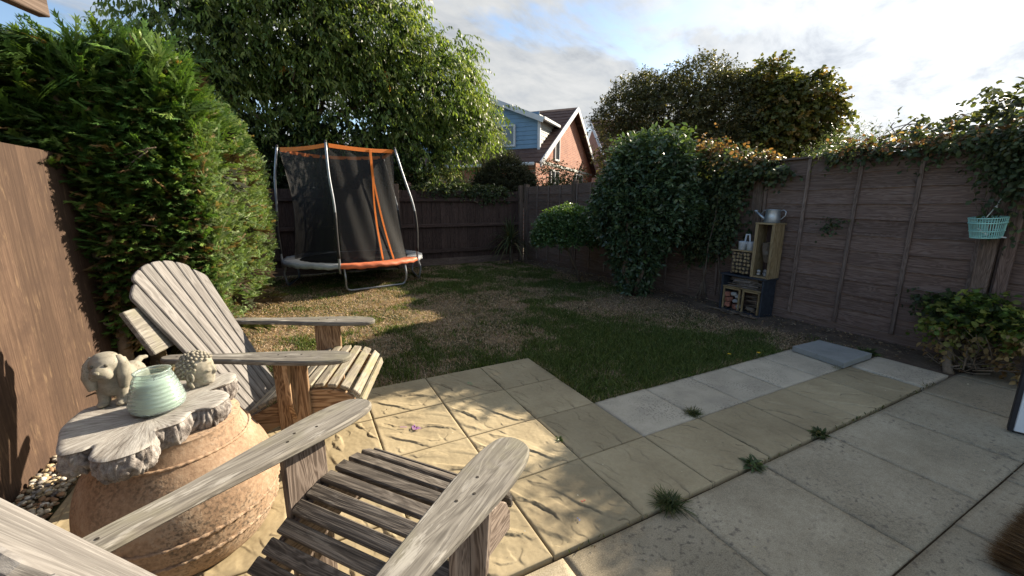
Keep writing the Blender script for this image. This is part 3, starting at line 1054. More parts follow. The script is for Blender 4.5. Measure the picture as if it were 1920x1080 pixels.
# ---------------------------------------------------------------- fences
def fence_panel(t, p0, p1, ztop, zt1=None, board_h=0.158, battens=5, mat='fence_right', cap=True):
    """overlap panel: horizontal boards with uneven lower edges behind vertical battens, seen from inside the garden"""
    zt1 = ztop if zt1 is None else zt1
    p0, p1 = np.array([*p0, 0.0]), np.array([*p1, 0.0])
    d = p1 - p0
    L = np.linalg.norm(d)
    d /= L
    inn = np.array([-d[1], d[0], 0])
    if inn[0] > 0:
        inn = -inn
    z = 0.12
    nb = int(round((min(ztop, zt1) - z) / board_h))
    step = (min(ztop, zt1) - z) / nb
    gb = MB()
    gb.box((p0 + p1) / 2 + np.array([0, 0, 0.065]) - inn * 0.012, (L, 0.15, 0.03), d, (0, 0, 1))
    gb.out('gravel_board', M[mat], t, world=True)
    tilt = np.array([0, 0, 1]) - inn * 0.12
    for k in range(nb):
        mb = MB()
        n = 15
        xs = np.linspace(-L / 2, L / 2, n)
        ph = rng.uniform(0, 9)
        low = -step * 0.5 - 0.016 + 0.0055 * np.sin(xs * 3.1 + ph) + 0.003 * np.sin(xs * 8.7 + ph * 2)
        out = [(x, l) for x, l in zip(xs, low)] + [(xs[-1], step * .5 + .004), (xs[0], step * .5 + .004)]
        mb.plank(out, 0.011, (p0 + p1) / 2 + np.array([0, 0, z + step * (k + .5)]) - inn * 0.004 + inn * rng.uniform(-.001, .001), d, tilt, bev=0.0025)
        bo = mb.out('board', M[mat], t, world=True)
        mb = MB()
        cc0 = (p0 + p1) / 2 + np.array([0, 0, z + step * (k + .5)]) - inn * 0.004
        tn = vnorm(tilt)
        zz = -step * .5 - 0.0155
        mb.tube([cc0 + d * x_ + tn * (l_ + .002) + inn * 0.0052 for x_, l_ in zip(xs, low)], 0.0024 + 0.0008 * np.sin(xs * 5 + ph), 5)
        mb.out('waney_edge', M['fence_edge'], bo)
        bpy.data.objects[bo.children[0].name].location = (-t.location[0], -t.location[1], -t.location[2])
    for k in range(battens):
        s = L * (k + 0.02 if k == 0 else (k - 0.02 if k == battens - 1 else k)) / (battens - 1)
        s = min(max(s, .03), L - .03)
        zt = ztop + (zt1 - ztop) * s / L
        mb = MB()
        lean = rng.uniform(-.012, .012)
        mb.box(p0 + d * s + inn * 0.024 + np.array([0, 0, (zt + .1) / 2]), (zt - .1, 0.036, 0.022), np.array([0, 0, 1]) + d * lean, d)
        mb.out('batten', M['fence_post2'], t, world=True)
    if cap:
        mb = MB()
        a, b = p0 + np.array([0, 0, ztop + .012]), p1 + np.array([0, 0, zt1 + .012])
        mb.box((a + b) / 2 + inn * 0.008, (L + .05, 0.075, 0.022), b - a, inn)
        mb.out('capping_rail', M['fence_post2'], t, world=True)


M['fence_edge'] = wood('bare_board_edge', (0.09, 0.07, 0.062), (0.17, 0.14, 0.128), (0.27, 0.235, 0.215), 0.85)
M['fence_post2'] = wood('brown_batten_wood', (0.085, 0.060, 0.048), (0.155, 0.113, 0.093), (0.22, 0.17, 0.145), 0.8, None, 0, 0.5)

fr = thing('garden_fence', 'tall dark brown fence of wavy horizontal boards and battens along the patio side', 'fence', (5.215, 3.3, 0))
FP = [(5.23, -2.75), (5.225, -0.72), (5.22, 1.235), (5.215, 3.275), (5.20, 5.17), (5.065, 7.05), (4.905, 8.80)]
FZ = [1.90, 1.90, 1.90, 1.885, 1.82, 1.785, 1.765]
for k in range(6):
    a, b = np.array(FP[k]), np.array(FP[k + 1])
    u = vnorm(b - a) * 0.043
    fence_panel(fr, a + u, b - u, FZ[k] - (0.0 if k < 3 else 0.01), FZ[k + 1], 0.165, 5, 'fence_right', k < 3)
for k, (x, y) in enumerate(FP):
    mb = MB()
    h = FZ[k] + (0.06 if k != 2 else -0.02)
    mb.box((x - 0.005, y, h / 2), (h, 0.105, 0.10), (0, 0, 1), (0, 1, 0), bev=0.006)
    mb.out('post', M['fence_post'], fr, world=True)

fb = thing('back_fence', 'black brown close board fence across the far end behind the trampoline', 'fence', (2.0, 8.95, 0))
bx = -1.40
k = 0
while bx < 4.86:
    w = 0.105
    mb = MB()
    hz = 1.66 + rng.uniform(-.006, .006)
    mb.box((bx + w / 2, 8.965 + 0.004 * (k % 2), (hz + .16) / 2 + .0), (hz - .16, w + .012, 0.012), (0, 0, 1), np.array([1, 0.07, 0]), bev=0.002)
    mb.out('board', M['fence_back'], fb, world=True)
    bx += w
    k += 1
for z in (0.33, 0.90, 1.46):
    mb = MB()
    mb.box((1.73, 8.925, z), (6.2, 0.075, 0.045), (1, 0, 0), (0, 0, 1), bev=0.006)
    mb.out('rail', M['fence_back'], fb, world=True)
mb = MB()
mb.box((1.73, 8.95, 0.085), (6.2, 0.15, 0.03), (1, 0, 0), (0, 0, 1))
mb.out('gravel_board', M['fence_post2'], fb, world=True)
for x, h, m in ((1.83, 1.78, 'fence_post'), (-0.9, 1.7, 'fence_back'), (4.79, 1.80, 'fence_post')):
    mb = MB()
    mb.box((x, 8.90, h / 2), (h, 0.10, 0.09), (0, 0, 1), (1, 0, 0), bev=0.006)
    mb.out('post', M[m], fb, world=True)

fl = thing('side_fence', 'sunlit brown stained close board fence beside the gravel strip', 'fence', (-1.37, 2.8, 0))
y = -0.6
k = 0
while y < 8.8:
    w = 0.128
    mb = MB()
    hz = 1.725 + rng.uniform(-.004, .004)
    mb.box((-1.378, y + w / 2, hz / 2 - .02), (hz + .02, w - .0045, 0.014), (0, 0, 1), np.array([0.06, 1, 0]), bev=0.002)
    mb.out('board', M['fence_left'], fl, world=True)
    y += w
    k += 1
for z in (0.4, 1.4):
    mb = MB()
    mb.box((-1.42, 4.1, z), (9.3, 0.07, 0.04), (0, 1, 0), (0, 0, 1))
    mb.out('rail', M['fence_left'], fl, world=True)

# ---------------------------------------------------------------- adirondack chairs


def arc(cx, cy, r, a0, a1, n):
    return [(cx + r * math.cos(R(a0 + (a1 - a0) * i / (n - 1))), cy + r * math.sin(R(a0 + (a1 - a0) * i / (n - 1)))) for i in range(n)]


def smooth_closed(pts, n=60):
    P = np.array(pts, float)
    m = len(P)
    out = []
    for i in range(m):
        p0, p1, p2, p3 = P[i - 1], P[i], P[(i + 1) % m], P[(i + 2) % m]
        for t in np.linspace(0, 1, max(2, n // m), endpoint=False):
            out.append(0.5 * ((2 * p1) + (-p0 + p2) * t + (2 * p0 - 5 * p1 + 4 * p2 - p3) * t * t + (-p0 + 3 * p1 - 3 * p2 + p3) * t ** 3))
    return np.array(out)


def make_chair(label, loc, rot):
    t = thing('garden_chair', label, 'garden chair', loc, rot, 'wooden slatted garden chairs')
    rise = 0.035 / 0.824
    for s in (-1, 1):
        # arm: broad rounded paddle in front, narrow at the back
        o = smooth_closed([(0.008, -0.010 * s), (-0.018, 0.050 * s), (-0.085, 0.074 * s), (-0.21, 0.080 * s), (-0.38, 0.066 * s), (-0.60, 0.042 * s), (-0.84, 0.034 * s),
                           (-0.845, -0.034 * s), (-0.62, -0.046 * s), (-0.40, -0.066 * s), (-0.22, -0.078 * s), (-0.09, -0.074 * s), (-0.02, -0.056 * s)], 78)
        mb = MB()
        mb.plank(o, 0.026, (0, 0.333 * s, 0.632 - .013), (1, 0, -rise), (0, 1, 0), bev=0.006)
        mb.out('arm', M['chair'], t)
        for sx_, sy_ in ((-0.235, 0.318), (-0.345, 0.318), (-0.30, 0.345), (-0.80, 0.333)):
            mb = MB()
            zc = 0.632 - sx_ * rise
            mb.lathe([(0.0045, -.002), (0.0045, 0.0008), (0.0, 0.0010)], 10, (sx_, sy_ * s, zc + .0004))
            mb.out('screw_head', M['dark_screw'], t)
        # front leg plank on the outside of the stringer
        mb = MB()
        mb.box((-0.295, 0.318 * s, 0.309), (0.618, 0.158, 0.026), (0, 0, 1), (1, 0, 0), bev=0.004)
        mb.out('front_leg', M['chair_leg'], t)
        # bracket under the arm, square to the leg
        mb = MB()
        mb.plank([(0.0, 0.0), (0.0, 0.060), (-0.22, 0.045), (-0.32, 0.0)], 0.024, (-0.295, 0.332 * s, 0.616), (0, 0, 1), (0, s, 0), bev=0.003)
        mb.out('arm_bracket', M['chair_leg'], t)
        # stringer: seat rail running down to the ground as back leg
        st = [(0.015, 0.26), (0.02, 0.33), (-0.01, 0.385), (-0.05, 0.418), (-0.12, 0.437), (-0.20, 0.440), (-0.30, 0.422), (-0.45, 0.345), (-0.60, 0.262), (-0.98, 0.045),
              (-1.0, 0.0), (-0.86, 0.0), (-0.60, 0.14), (-0.40, 0.24), (-0.20, 0.29)]
        mb = MB()
        mb.plank(st, 0.026, (0, 0.289 * s, 0), (1, 0, 0), (0, 0, 1), bev=0.003)
        mb.out('stringer', M['chair_leg'], t)
    # seat slats follow the curve of the stringers
    prof = np.array([(0.028, 0.325), (0.018, 0.375), (-0.012, 0.408), (-0.07, 0.434), (-0.16, 0.447), (-0.25, 0.440), (-0.34, 0.412), (-0.43, 0.367), (-0.52, 0.317), (-0.60, 0.270)])
    cl = np.concatenate([[0], np.cumsum(np.linalg.norm(np.diff(prof, axis=0), axis=1))])
    pos = [0.026, 0.080, 0.140, 0.2005, 0.261, 0.3215, 0.382, 0.4425, 0.503, 0.5635, 0.618]
    for k, s in enumerate(pos):
        x = np.interp(s, cl, prof[:, 0])
        z = np.interp(s, cl, prof[:, 1])
        x2, z2 = np.interp(s + .012, cl, prof[:, 0]), np.interp(s + .012, cl, prof[:, 1])
        x1, z1 = np.interp(s - .012, cl, prof[:, 0]), np.interp(s - .012, cl, prof[:, 1])
        tx = vnorm(np.array([x1 - x2, 0, z1 - z2]))
        nrm = np.array([-tx[2], 0, tx[0]])
        w = 0.043 if k == 0 else 0.047
        mb = MB()
        mb.box(np.array([x, 0, z]) + nrm * 0.013, (0.60 if k < 2 else 0.602, w, 0.021), (0, 1, 0), tx, bev=0.004)
        mb.out('seat_slat', M['seat'], t)
    mb = MB()
    mb.box((-0.085, 0, 0.372), (0.55, 0.06, 0.022), (0, 1, 0), (0, 0, 1))
    mb.out('front_rail', M['chair_leg'], t)
    # back: seven slats, fanned, with a rounded top
    b0 = np.array([-0.575, 0, 0.22])
    b1 = np.array([-1.045, 0, 1.088])
    up = vnorm(b1 - b0)
    Lb = np.linalg.norm(b1 - b0)
    nrm = np.cross((0, 1, 0), up)
    n = 7
    for k in range(n):
        f = (k - (n - 1) / 2) / ((n - 1) / 2)
        yb, yt = f * 0.162, f * 0.262
        wb, wt = 0.047, 0.077

        def top(y):
            a = abs(y) / 0.30
            return Lb - 0.125 * a ** 2.2 - (0.02 if abs(f) > .99 else 0)
        o = [(0.0, yb + wb / 2), (0.0, yb - wb / 2)]
        for q in (-0.5, -0.38, -0.2, 0.0, 0.2, 0.38, 0.5):
            y = yt + wt * q
            o.append((top(y) - (0.010 if abs(q) == 0.5 else 0.0), y))
        mb = MB()
        mb.plank(o, 0.020, b0, up, (0, 1, 0), bev=0.004)
        mb.out('back_slat', M['chair_back'], t)
    for s, w, off in ((0.08, 0.08, 0.34), (0.80, 0.055, 0.48)):
        mb = MB()
        mb.box(b0 + up * s - nrm * (-0.022 if nrm[0] < 0 else 0.022), (off, w, 0.022), (0, 1, 0), up)
        mb.out('back_rail', M['chair_leg'], t)
    # broad board behind the back that carries the arm ends
    mb = MB()
    mb.box((-0.925, -0.085, 0.797), (0.575, 0.235, 0.026), (0, 1, 0), (-0.10, 0, 0.21), bev=0.004)
    mb.out('arm_support_board', M['chair'], t)
    return t


def copy_thing(t, loc, rot, label):
    r = t.copy()
    COL.objects.link(r)
    r.location, r.rotation_euler = loc, (0, 0, rot)
    r['label'] = label
    for ch in list(t.children):
        c_ = ch.copy()
        COL.objects.link(c_)
        c_.parent = r
        for gch in ch.children:
            d_ = gch.copy()
            COL.objects.link(d_)
            d_.parent = c_
    return r


chair_far = make_chair('weathered pale grey garden chair by the lawn edge, facing the patio beside the stump table', (0.267, 2.462, 0), -0.335)
chair_near = copy_thing(chair_far, (0.3645, 1.345, 0), 0.667, 'closest garden chair with darkened seat slats, in front of the clay pot')


def own_mat(o, m):
    o.material_slots[0].link = 'OBJECT'
    o.material_slots[0].material = m


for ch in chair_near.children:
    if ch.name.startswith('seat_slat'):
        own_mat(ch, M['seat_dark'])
for ch in chair_far.children:
    if ch.name.startswith(('front_leg', 'arm_bracket', 'stringer')):
        own_mat(ch, M['chair_leg_far'])

# ---------------------------------------------------------------- clay pot with a stump slice on top
POT = (-0.535, 1.975)
pot = thing('clay_pot', 'large bulbous terracotta pot standing upside down under the stump slice', 'pot', (POT[0], POT[1], 0))
prof = [(0.250, 0.0), (0.285, 0.02), (0.315, 0.08), (0.331, 0.15), (0.337, 0.215), (0.330, 0.29), (0.306, 0.37), (0.272, 0.430), (0.246, 0.470), (0.230, 0.500), (0.224, 0.520), (0.226, 0.531)]
P2 = np.array(prof)
tt = np.linspace(0, len(P2) - 1, 60)
pr = np.column_stack([np.interp(tt, range(len(P2)), P2[:, 0]), np.interp(tt, range(len(P2)), P2[:, 1])])
for _ in range(4):
    pr[1:-1] = (pr[:-2] + 2 * pr[1:-1] + pr[2:]) / 4
mb = MB()
mb.lathe(pr, 96, wob=0.004)
mb.out('pot_body', M['terracotta'], pot, smooth=True)
for z, amp in ((0.118, 0.010), (0.198, 0.010), (0.462, 0.005)):
    r = np.interp(z, pr[:, 1], pr[:, 0])
    a = np.linspace(0, 2 * math.pi, 220, endpoint=False)
    pts = np.column_stack([(r + 0.001) * np.cos(a), (r + 0.001) * np.sin(a), z + 0.002 * np.sin(a * 5)])
    mb = MB()
    mb.tube(pts, 0.0055 + amp * 0.45 * (0.5 + 0.5 * np.sin(a * 55)) ** 2, 6, closed=True)
    mb.out('rope_band', M['terracotta'], pot, smooth=True)

stump = thing('stump_table', 'grey slice of gnarled tree stump used as a table top on the clay pot', 'stump table', (-0.573, 1.865, 0.53))
SO = [(-0.83, 1.87), (-0.862, 1.99), (-0.855, 2.12), (-0.79, 2.17), (-0.72, 2.26), (-0.60, 2.31), (-0.50, 2.275), (-0.455, 2.285), (-0.375, 2.315), (-0.345, 2.235), (-0.365, 2.165), (-0.435, 2.115), (-0.375, 2.085), (-0.345, 2.01),
      (-0.385, 1.925), (-0.455, 1.915), (-0.48, 1.835), (-0.545, 1.80), (-0.525, 1.73), (-0.56, 1.665), (-0.635, 1.645), (-0.69, 1.69), (-0.705, 1.765), (-0.735, 1.755), (-0.79, 1.765)]
SO = [(a * .955, b * .955) for a, b in SO]
ST_TOP = 0.622


def make_stump():
    o = smooth_closed(SO, 500)
    c0 = np.array([-0.573, 1.862])
    n = len(o)
    ang = np.arctan2(o[:, 1] - c0[1], o[:, 0] - c0[0])
    th = np.cumsum(np.linalg.norm(np.roll(o, -1, 0) - o, axis=1))
    rough = n3(np.column_stack([o[:, 0], o[:, 1], o[:, 0] * 0]), 30, 3)
    top, TG = [], []
    fr_ = [0.02, 0.2, 0.4, 0.6, 0.78, 0.9, 0.97, 1.0]
    for k, f in enumerate(fr_):
        p = c0 + (o - c0) * f
        z = ST_TOP + 0.004 * n3(np.column_stack([p, p[:, :1] * 0]), 12, 7) - (0.006 if f == 1.0 else 0)
        top.append(np.column_stack([p, z]))
        TG.append(np.column_stack([np.full(n, f), np.cos(ang), np.sin(ang)]))
    Vt = np.concatenate(top) - np.array([*stump.location])
    Ft = [[k * n + j, k * n + (j + 1) % n, (k + 1) * n + (j + 1) % n, (k + 1) * n + j] for k in range(len(fr_) - 1) for j in range(n)]
    Ft.append(list(range(n)))
    mb = MB()
    mb.add(Vt, Ft, np.concatenate(TG))
    mb.out('cut_face', M['stump_top'], stump, smooth=True)
    side = []
    e1 = vnorm(np.roll(o, -1, 0) - np.roll(o, 1, 0))
    nr = np.column_stack([e1[:, 1], -e1[:, 0]])
    for i in np.where(np.sum(nr * (o - c0), 1) < 0)[0]:
        pass
    rows = [0.0, 0.05, 0.12, 0.2, 0.28, 0.36, 0.44, 0.52, 0.6, 0.68, 0.76, 0.84, 0.92, 1.0]
    for k, f in enumerate(rows):
        z = ST_TOP - 0.006 - 0.086 * f
        q = np.column_stack([o[:, 0] * 1, o[:, 1] * 1, np.full(n, z * 0.35)])
        ridge = np.abs(n3(q, 20, 11)) * 0.014 - 0.010 - np.clip(np.abs(n3(q, 52, 4)) * -0.045 + 0.010, 0, 1) + n3(np.column_stack([o, np.full(n, z)]), 75, 2) * 0.005
        bulge = 0.010 * math.sin(f * math.pi) - 0.02 * max(0, f - .75)
        s = (ridge * (0 if k == 0 else 1) + bulge)
        sgn = -1 if np.mean(np.sum(nr * (o - c0), 1)) < 0 else 1
        p = o + nr * sgn * s[:, None]
        side.append(np.column_stack([p, np.full(n, z)]))
    Vs = np.concatenate(side) - np.array([*stump.location])
    Fs = [[k * n + j, (k + 1) * n + j, (k + 1) * n + (j + 1) % n, k * n + (j + 1) % n] for k in range(len(rows) - 1) for j in range(n)]
    Fs.append([(len(rows) - 1) * n + j for j in range(n)][::-1])
    mb = MB()
    mb.add(Vs, Fs)
    mb.out('bark', M['bark_side'], stump, smooth=True)


make_stump()

# candle jar
jar = thing('candle_jar', 'ribbed pale teal glass jar with a cream candle on the stump slice', 'jar', (-0.553, 1.905, 0.624))
prof = [(0.068, 0.0)]
for i in range(1, 64):
    f = i / 63
    r = np.interp(f, [0, .06, .2, .36, .62, .86, .93, 1.0], [.074, .083, .087, .083, .071, .060, .055, .058])
    r += 0.0013 * math.sin(f * 2 * math.pi * 10) * (1 if .1 < f < .88 else 0)
    prof.append((r, 0.004 + f * 0.152))
outer = list(prof)
inner = [(r - 0.006, z) for r, z in prof[::-1] if z > 0.012] + [(0.0, 0.012)]
mb = MB()
mb.lathe(outer + inner, 72)
mb.out('glass', M['glass'], jar, smooth=True)
mb = MB()
wx = [(0.0, 0.013)] + [(r - 0.008, z) for r, z in prof if 0.013 < z < 0.112] + [(0.0, 0.110)]
mb.lathe(wx, 48)
mb.out('candle', M['wax'], jar, smooth=True)
mb = MB()
mb.tube([(0, 0, .112), (0.002, 0, .128)], 0.0016, 6)
mb.out('wick', M['black_edge'], jar)


def blended(name, parts, mat, parent, voxel=0.006, smooth=6):
    mb = MB()
    for p in parts:
        if p[0] == 'ball':
            mb.ball(p[1], p[2], 18, axes=p[3] if len(p) > 3 else None)
        else:
            mb.tube(p[1], p[2], 12)
    o = mb.out(name, mat, parent, smooth=True)
    m = o.modifiers.new('remesh', 'REMESH')
    m.mode, m.voxel_size, m.use_smooth_shade = 'VOXEL', voxel, True
    s = o.modifiers.new('smooth', 'SMOOTH')
    s.factor, s.iterations = 0.5, smooth
    return o


def rotx(a):
    c_, s_ = math.cos(a), math.sin(a)
    return [[1, 0, 0], [0, c_, s_], [0, -s_, c_]]


def roty(a):
    c_, s_ = math.cos(a), math.sin(a)
    return [[c_, 0, -s_], [0, 1, 0], [s_, 0, c_]]


# puppy statue, facing local -Y
dog = thing('dog_statue', 'cast stone puppy statue with long drooping ears standing on the stump slice', 'statue', (-0.715, 2.055, 0.624), R(-6))
blended('dog_body', [
    ('ball', (0, 0.045, 0.088), (0.047, 0.085, 0.046)), ('ball', (0, -0.015, 0.085), (0.046, 0.042, 0.054)), ('ball', (0.012, 0.115, 0.075), (0.046, 0.05, 0.05)),
    ('tube', [(-0.028, -0.018, 0.08), (-0.029, -0.022, 0.04), (-0.029, -0.024, 0.012)], [0.024, 0.020, 0.019]),
    ('tube', [(0.028, -0.018, 0.08), (0.029, -0.022, 0.04), (0.029, -0.024, 0.012)], [0.024, 0.020, 0.019]),
    ('ball', (-0.029, -0.036, 0.010), (0.020, 0.027, 0.012)), ('ball', (0.029, -0.036, 0.010), (0.020, 0.027, 0.012)),
    ('tube', [(-0.03, 0.12, 0.07), (-0.032, 0.125, 0.03), (-0.032, 0.12, 0.01)], [0.030, 0.022, 0.020]),
    ('tube', [(0.035, 0.12, 0.07), (0.036, 0.125, 0.03), (0.036, 0.12, 0.01)], [0.030, 0.022, 0.020]),
    ('tube', [(0.01, 0.155, 0.10), (0.015, 0.19, 0.112), (0.03, 0.215, 0.108)], [0.016, 0.012, 0.008]),
    ('tube', [(0, -0.01, 0.10), (0, -0.028, 0.15)], [0.044, 0.042]),
    ('ball', (0, -0.032, 0.170), (0.050, 0.048, 0.043)), ('ball', (0, -0.030, 0.196), (0.040, 0.036, 0.020)),
    ('ball', (0, -0.070, 0.150), (0.031, 0.034, 0.026)), ('ball', (0.017, -0.074, 0.138), (0.018, 0.024, 0.020)), ('ball', (-0.017, -0.074, 0.138), (0.018, 0.024, 0.020)),
], M['statue'], dog, 0.0045, 4)
for s in (-1, 1):
    blended('ear', [('tube', [(0.036 * s, -0.026, 0.198), (0.051 * s, -0.034, 0.170), (0.053 * s, -0.040, 0.125), (0.047 * s, -0.042, 0.072)], [0.012, 0.017, 0.023, 0.015]),
                    ('tube', [(0.045 * s, -0.012, 0.185), (0.052 * s, -0.016, 0.150), (0.051 * s, -0.018, 0.098)], [0.010, 0.015, 0.014])], M['statue'], dog, 0.0045, 3)
    mb = MB()
    mb.ball((0.021 * s, -0.0755, 0.176), (0.0065, 0.005, 0.0065), 10)
    mb.out('eye', M['statue_dark'], dog, smooth=True)
mb = MB()
mb.ball((0, -0.104, 0.157), (0.012, 0.007, 0.009), 10)
mb.out('nose', M['statue'], dog, smooth=True)

# carved head with tight curls, facing local +X
head = thing('head_statue', 'carved stone head with rows of tight round curls beside the candle jar', 'statue', (-0.462, 2.10, 0.624), R(-20))
blended('head', [
    ('ball', (0, 0, 0.078), (0.066, 0.060, 0.066)), ('ball', (0.022, 0, 0.055), (0.046, 0.046, 0.050)), ('ball', (0.032, 0, 0.026), (0.034, 0.036, 0.028)),
    ('tube', [(0.064, 0, 0.085), (0.073, 0, 0.058), (0.066, 0, 0.050)], [0.006, 0.009, 0.006]),
    ('ball', (0.058, 0, 0.035), (0.011, 0.018, 0.005)), ('ball', (0.057, 0, 0.027), (0.010, 0.015, 0.005)), ('ball', (0.050, 0, 0.012), (0.014, 0.016, 0.010)),
    ('tube', [(0, 0, 0.03), (-0.005, 0, 0.0)], [0.038, 0.040]), ('ball', (0.060, 0.020, 0.070), (0.010, 0.015, 0.006)), ('ball', (0.060, -0.020, 0.070), (0.010, 0.015, 0.006)),
], M['statue'], head, 0.004, 3)
for s in (-1, 1):
    mb = MB()
    a = np.linspace(-1.2, 4.2, 16)
    mb.tube(np.column_stack([0.008 + 0.011 * np.cos(a), np.full(16, 0.059 * s), 0.055 + 0.020 * np.sin(a)]), 0.0045, 6)
    mb.tube([(0.006, 0.058 * s, 0.036), (0.007, 0.056 * s, 0.018), (0.010, 0.052 * s, 0.006)], [0.006, 0.0075, 0.006], 8)
    mb.out('ear', M['statue'], head, smooth=True)
mb = MB()
gold = math.pi * (3 - math.sqrt(5))
for i in range(170):
    zz = 1 - i / 170 * 1.55
    rr = math.sqrt(max(0, 1 - zz * zz))
    a = i * gold
    x, y_, z_ = rr * math.cos(a) * 0.068, rr * math.sin(a) * 0.062, zz * 0.068
    if x > 0.030 and z_ < 0.036:
        continue
    if abs(y_) > .045 and x > -.012 and z_ < 0.0:
        continue
    mb.ball((x, y_, 0.079 + z_), 0.0072, 8)
mb.out('curls', M['statue'], head, smooth=True, kind='stuff')

# ---------------------------------------------------------------- trampoline
TC = np.array([0.85, 8.02])
TR, TZ = 1.2, 0.43
tramp = thing('trampoline', 'trampoline with black safety net and orange and grey padding at the far lawn', 'trampoline', (TC[0], TC[1], 0))


def ring(r, z, n=72, a0=0):
    a = np.linspace(0, 2 * math.pi, n, endpoint=False) + a0
    return np.column_stack([r * np.cos(a), r * np.sin(a), np.full(n, z)])


PA = [R(a) for a in (180, 252, 324, 36, 108)]
mb = MB()
mb.tube(ring(TR - .03, TZ - .035), 0.02, 8, closed=True)
mb.out('frame', M['steel'], tramp, smooth=True)
mb = MB()
mb.lathe([(0.0, TZ - .03), (0.5, TZ - .035), (TR - .26, TZ - .025)], 60)
mb.out('jumping_mat', M['black_mat'], tramp, smooth=True)
for i in range(5):
    a0, a1 = PA[i], PA[i] + R(72)
    n = 26
    V, F = [], []
    for k in range(n):
        a = a0 + (a1 - a0) * k / (n - 1)
        wv = 0.008 * math.sin(k * 1.9 + i) + 0.006 * math.sin(k * 0.8)
        for r, z in ((TR - .27, TZ - .012), (TR - .25, TZ + .006 + wv * .3), (TR - .06, TZ + .012 + wv * .5), (TR + .0, TZ + .002 + wv), (TR + .015, TZ - .055 + wv), (TR - .0, TZ - .06 + wv)):
            V.append((r * math.cos(a), r * math.sin(a), z))
    for k in range(n - 1):
        for j in range(5):
            F.append([k * 6 + j, (k + 1) * 6 + j, (k + 1) * 6 + j + 1, k * 6 + j + 1])
    mb = MB()
    mb.add(V, F)
    mb.out('pad', M['orange_pad' if i == 1 else 'grey_pad'], tramp, smooth=True, label='faded orange safety pad' if i == 1 else None)
TOPZ, TOPR = 2.285, 0.985
TSH = np.array([-.10, 0, 0])
tops = []
for i, a in enumerate(PA):
    d = np.array([math.cos(a), math.sin(a), 0])
    pts = [d * TR + np.array([0, 0, .30]), d * TR + np.array([0, 0, .62]), d * (TR + .02) + np.array([0, 0, .95]), d * (TR - .02) + np.array([0, 0, 1.35]), d * (TR - .10) + TSH * .7 + np.array([0, 0, 1.8]), d * TOPR + TSH + np.array([0, 0, TOPZ + .02])]
    tops.append(d * TOPR + TSH + np.array([0, 0, TOPZ]))
    P_ = np.array(pts)
    tq = np.linspace(0, 5, 21)
    Pq = np.column_stack([np.interp(tq, range(6), P_[:, k]) for k in range(3)])
    for _ in range(3):
        Pq[1:-1] = (Pq[:-2] + 2 * Pq[1:-1] + Pq[2:]) / 4
    mb = MB()
    mb.tube(Pq, 0.019, 10)
    po = mb.out('pole', M['steel'], tramp, smooth=True)
    mb = MB()
    mb.tube(Pq[3:12] + d * 0.0, 0.0235, 10)
    mb.out('foam_sleeve', M['black_foam'], po, smooth=True)
    mb = MB()
    mb.ball(Pq[-1], (0.022, 0.022, 0.03), 10)
    mb.out('pole_cap', M['black_foam'], po, smooth=True)
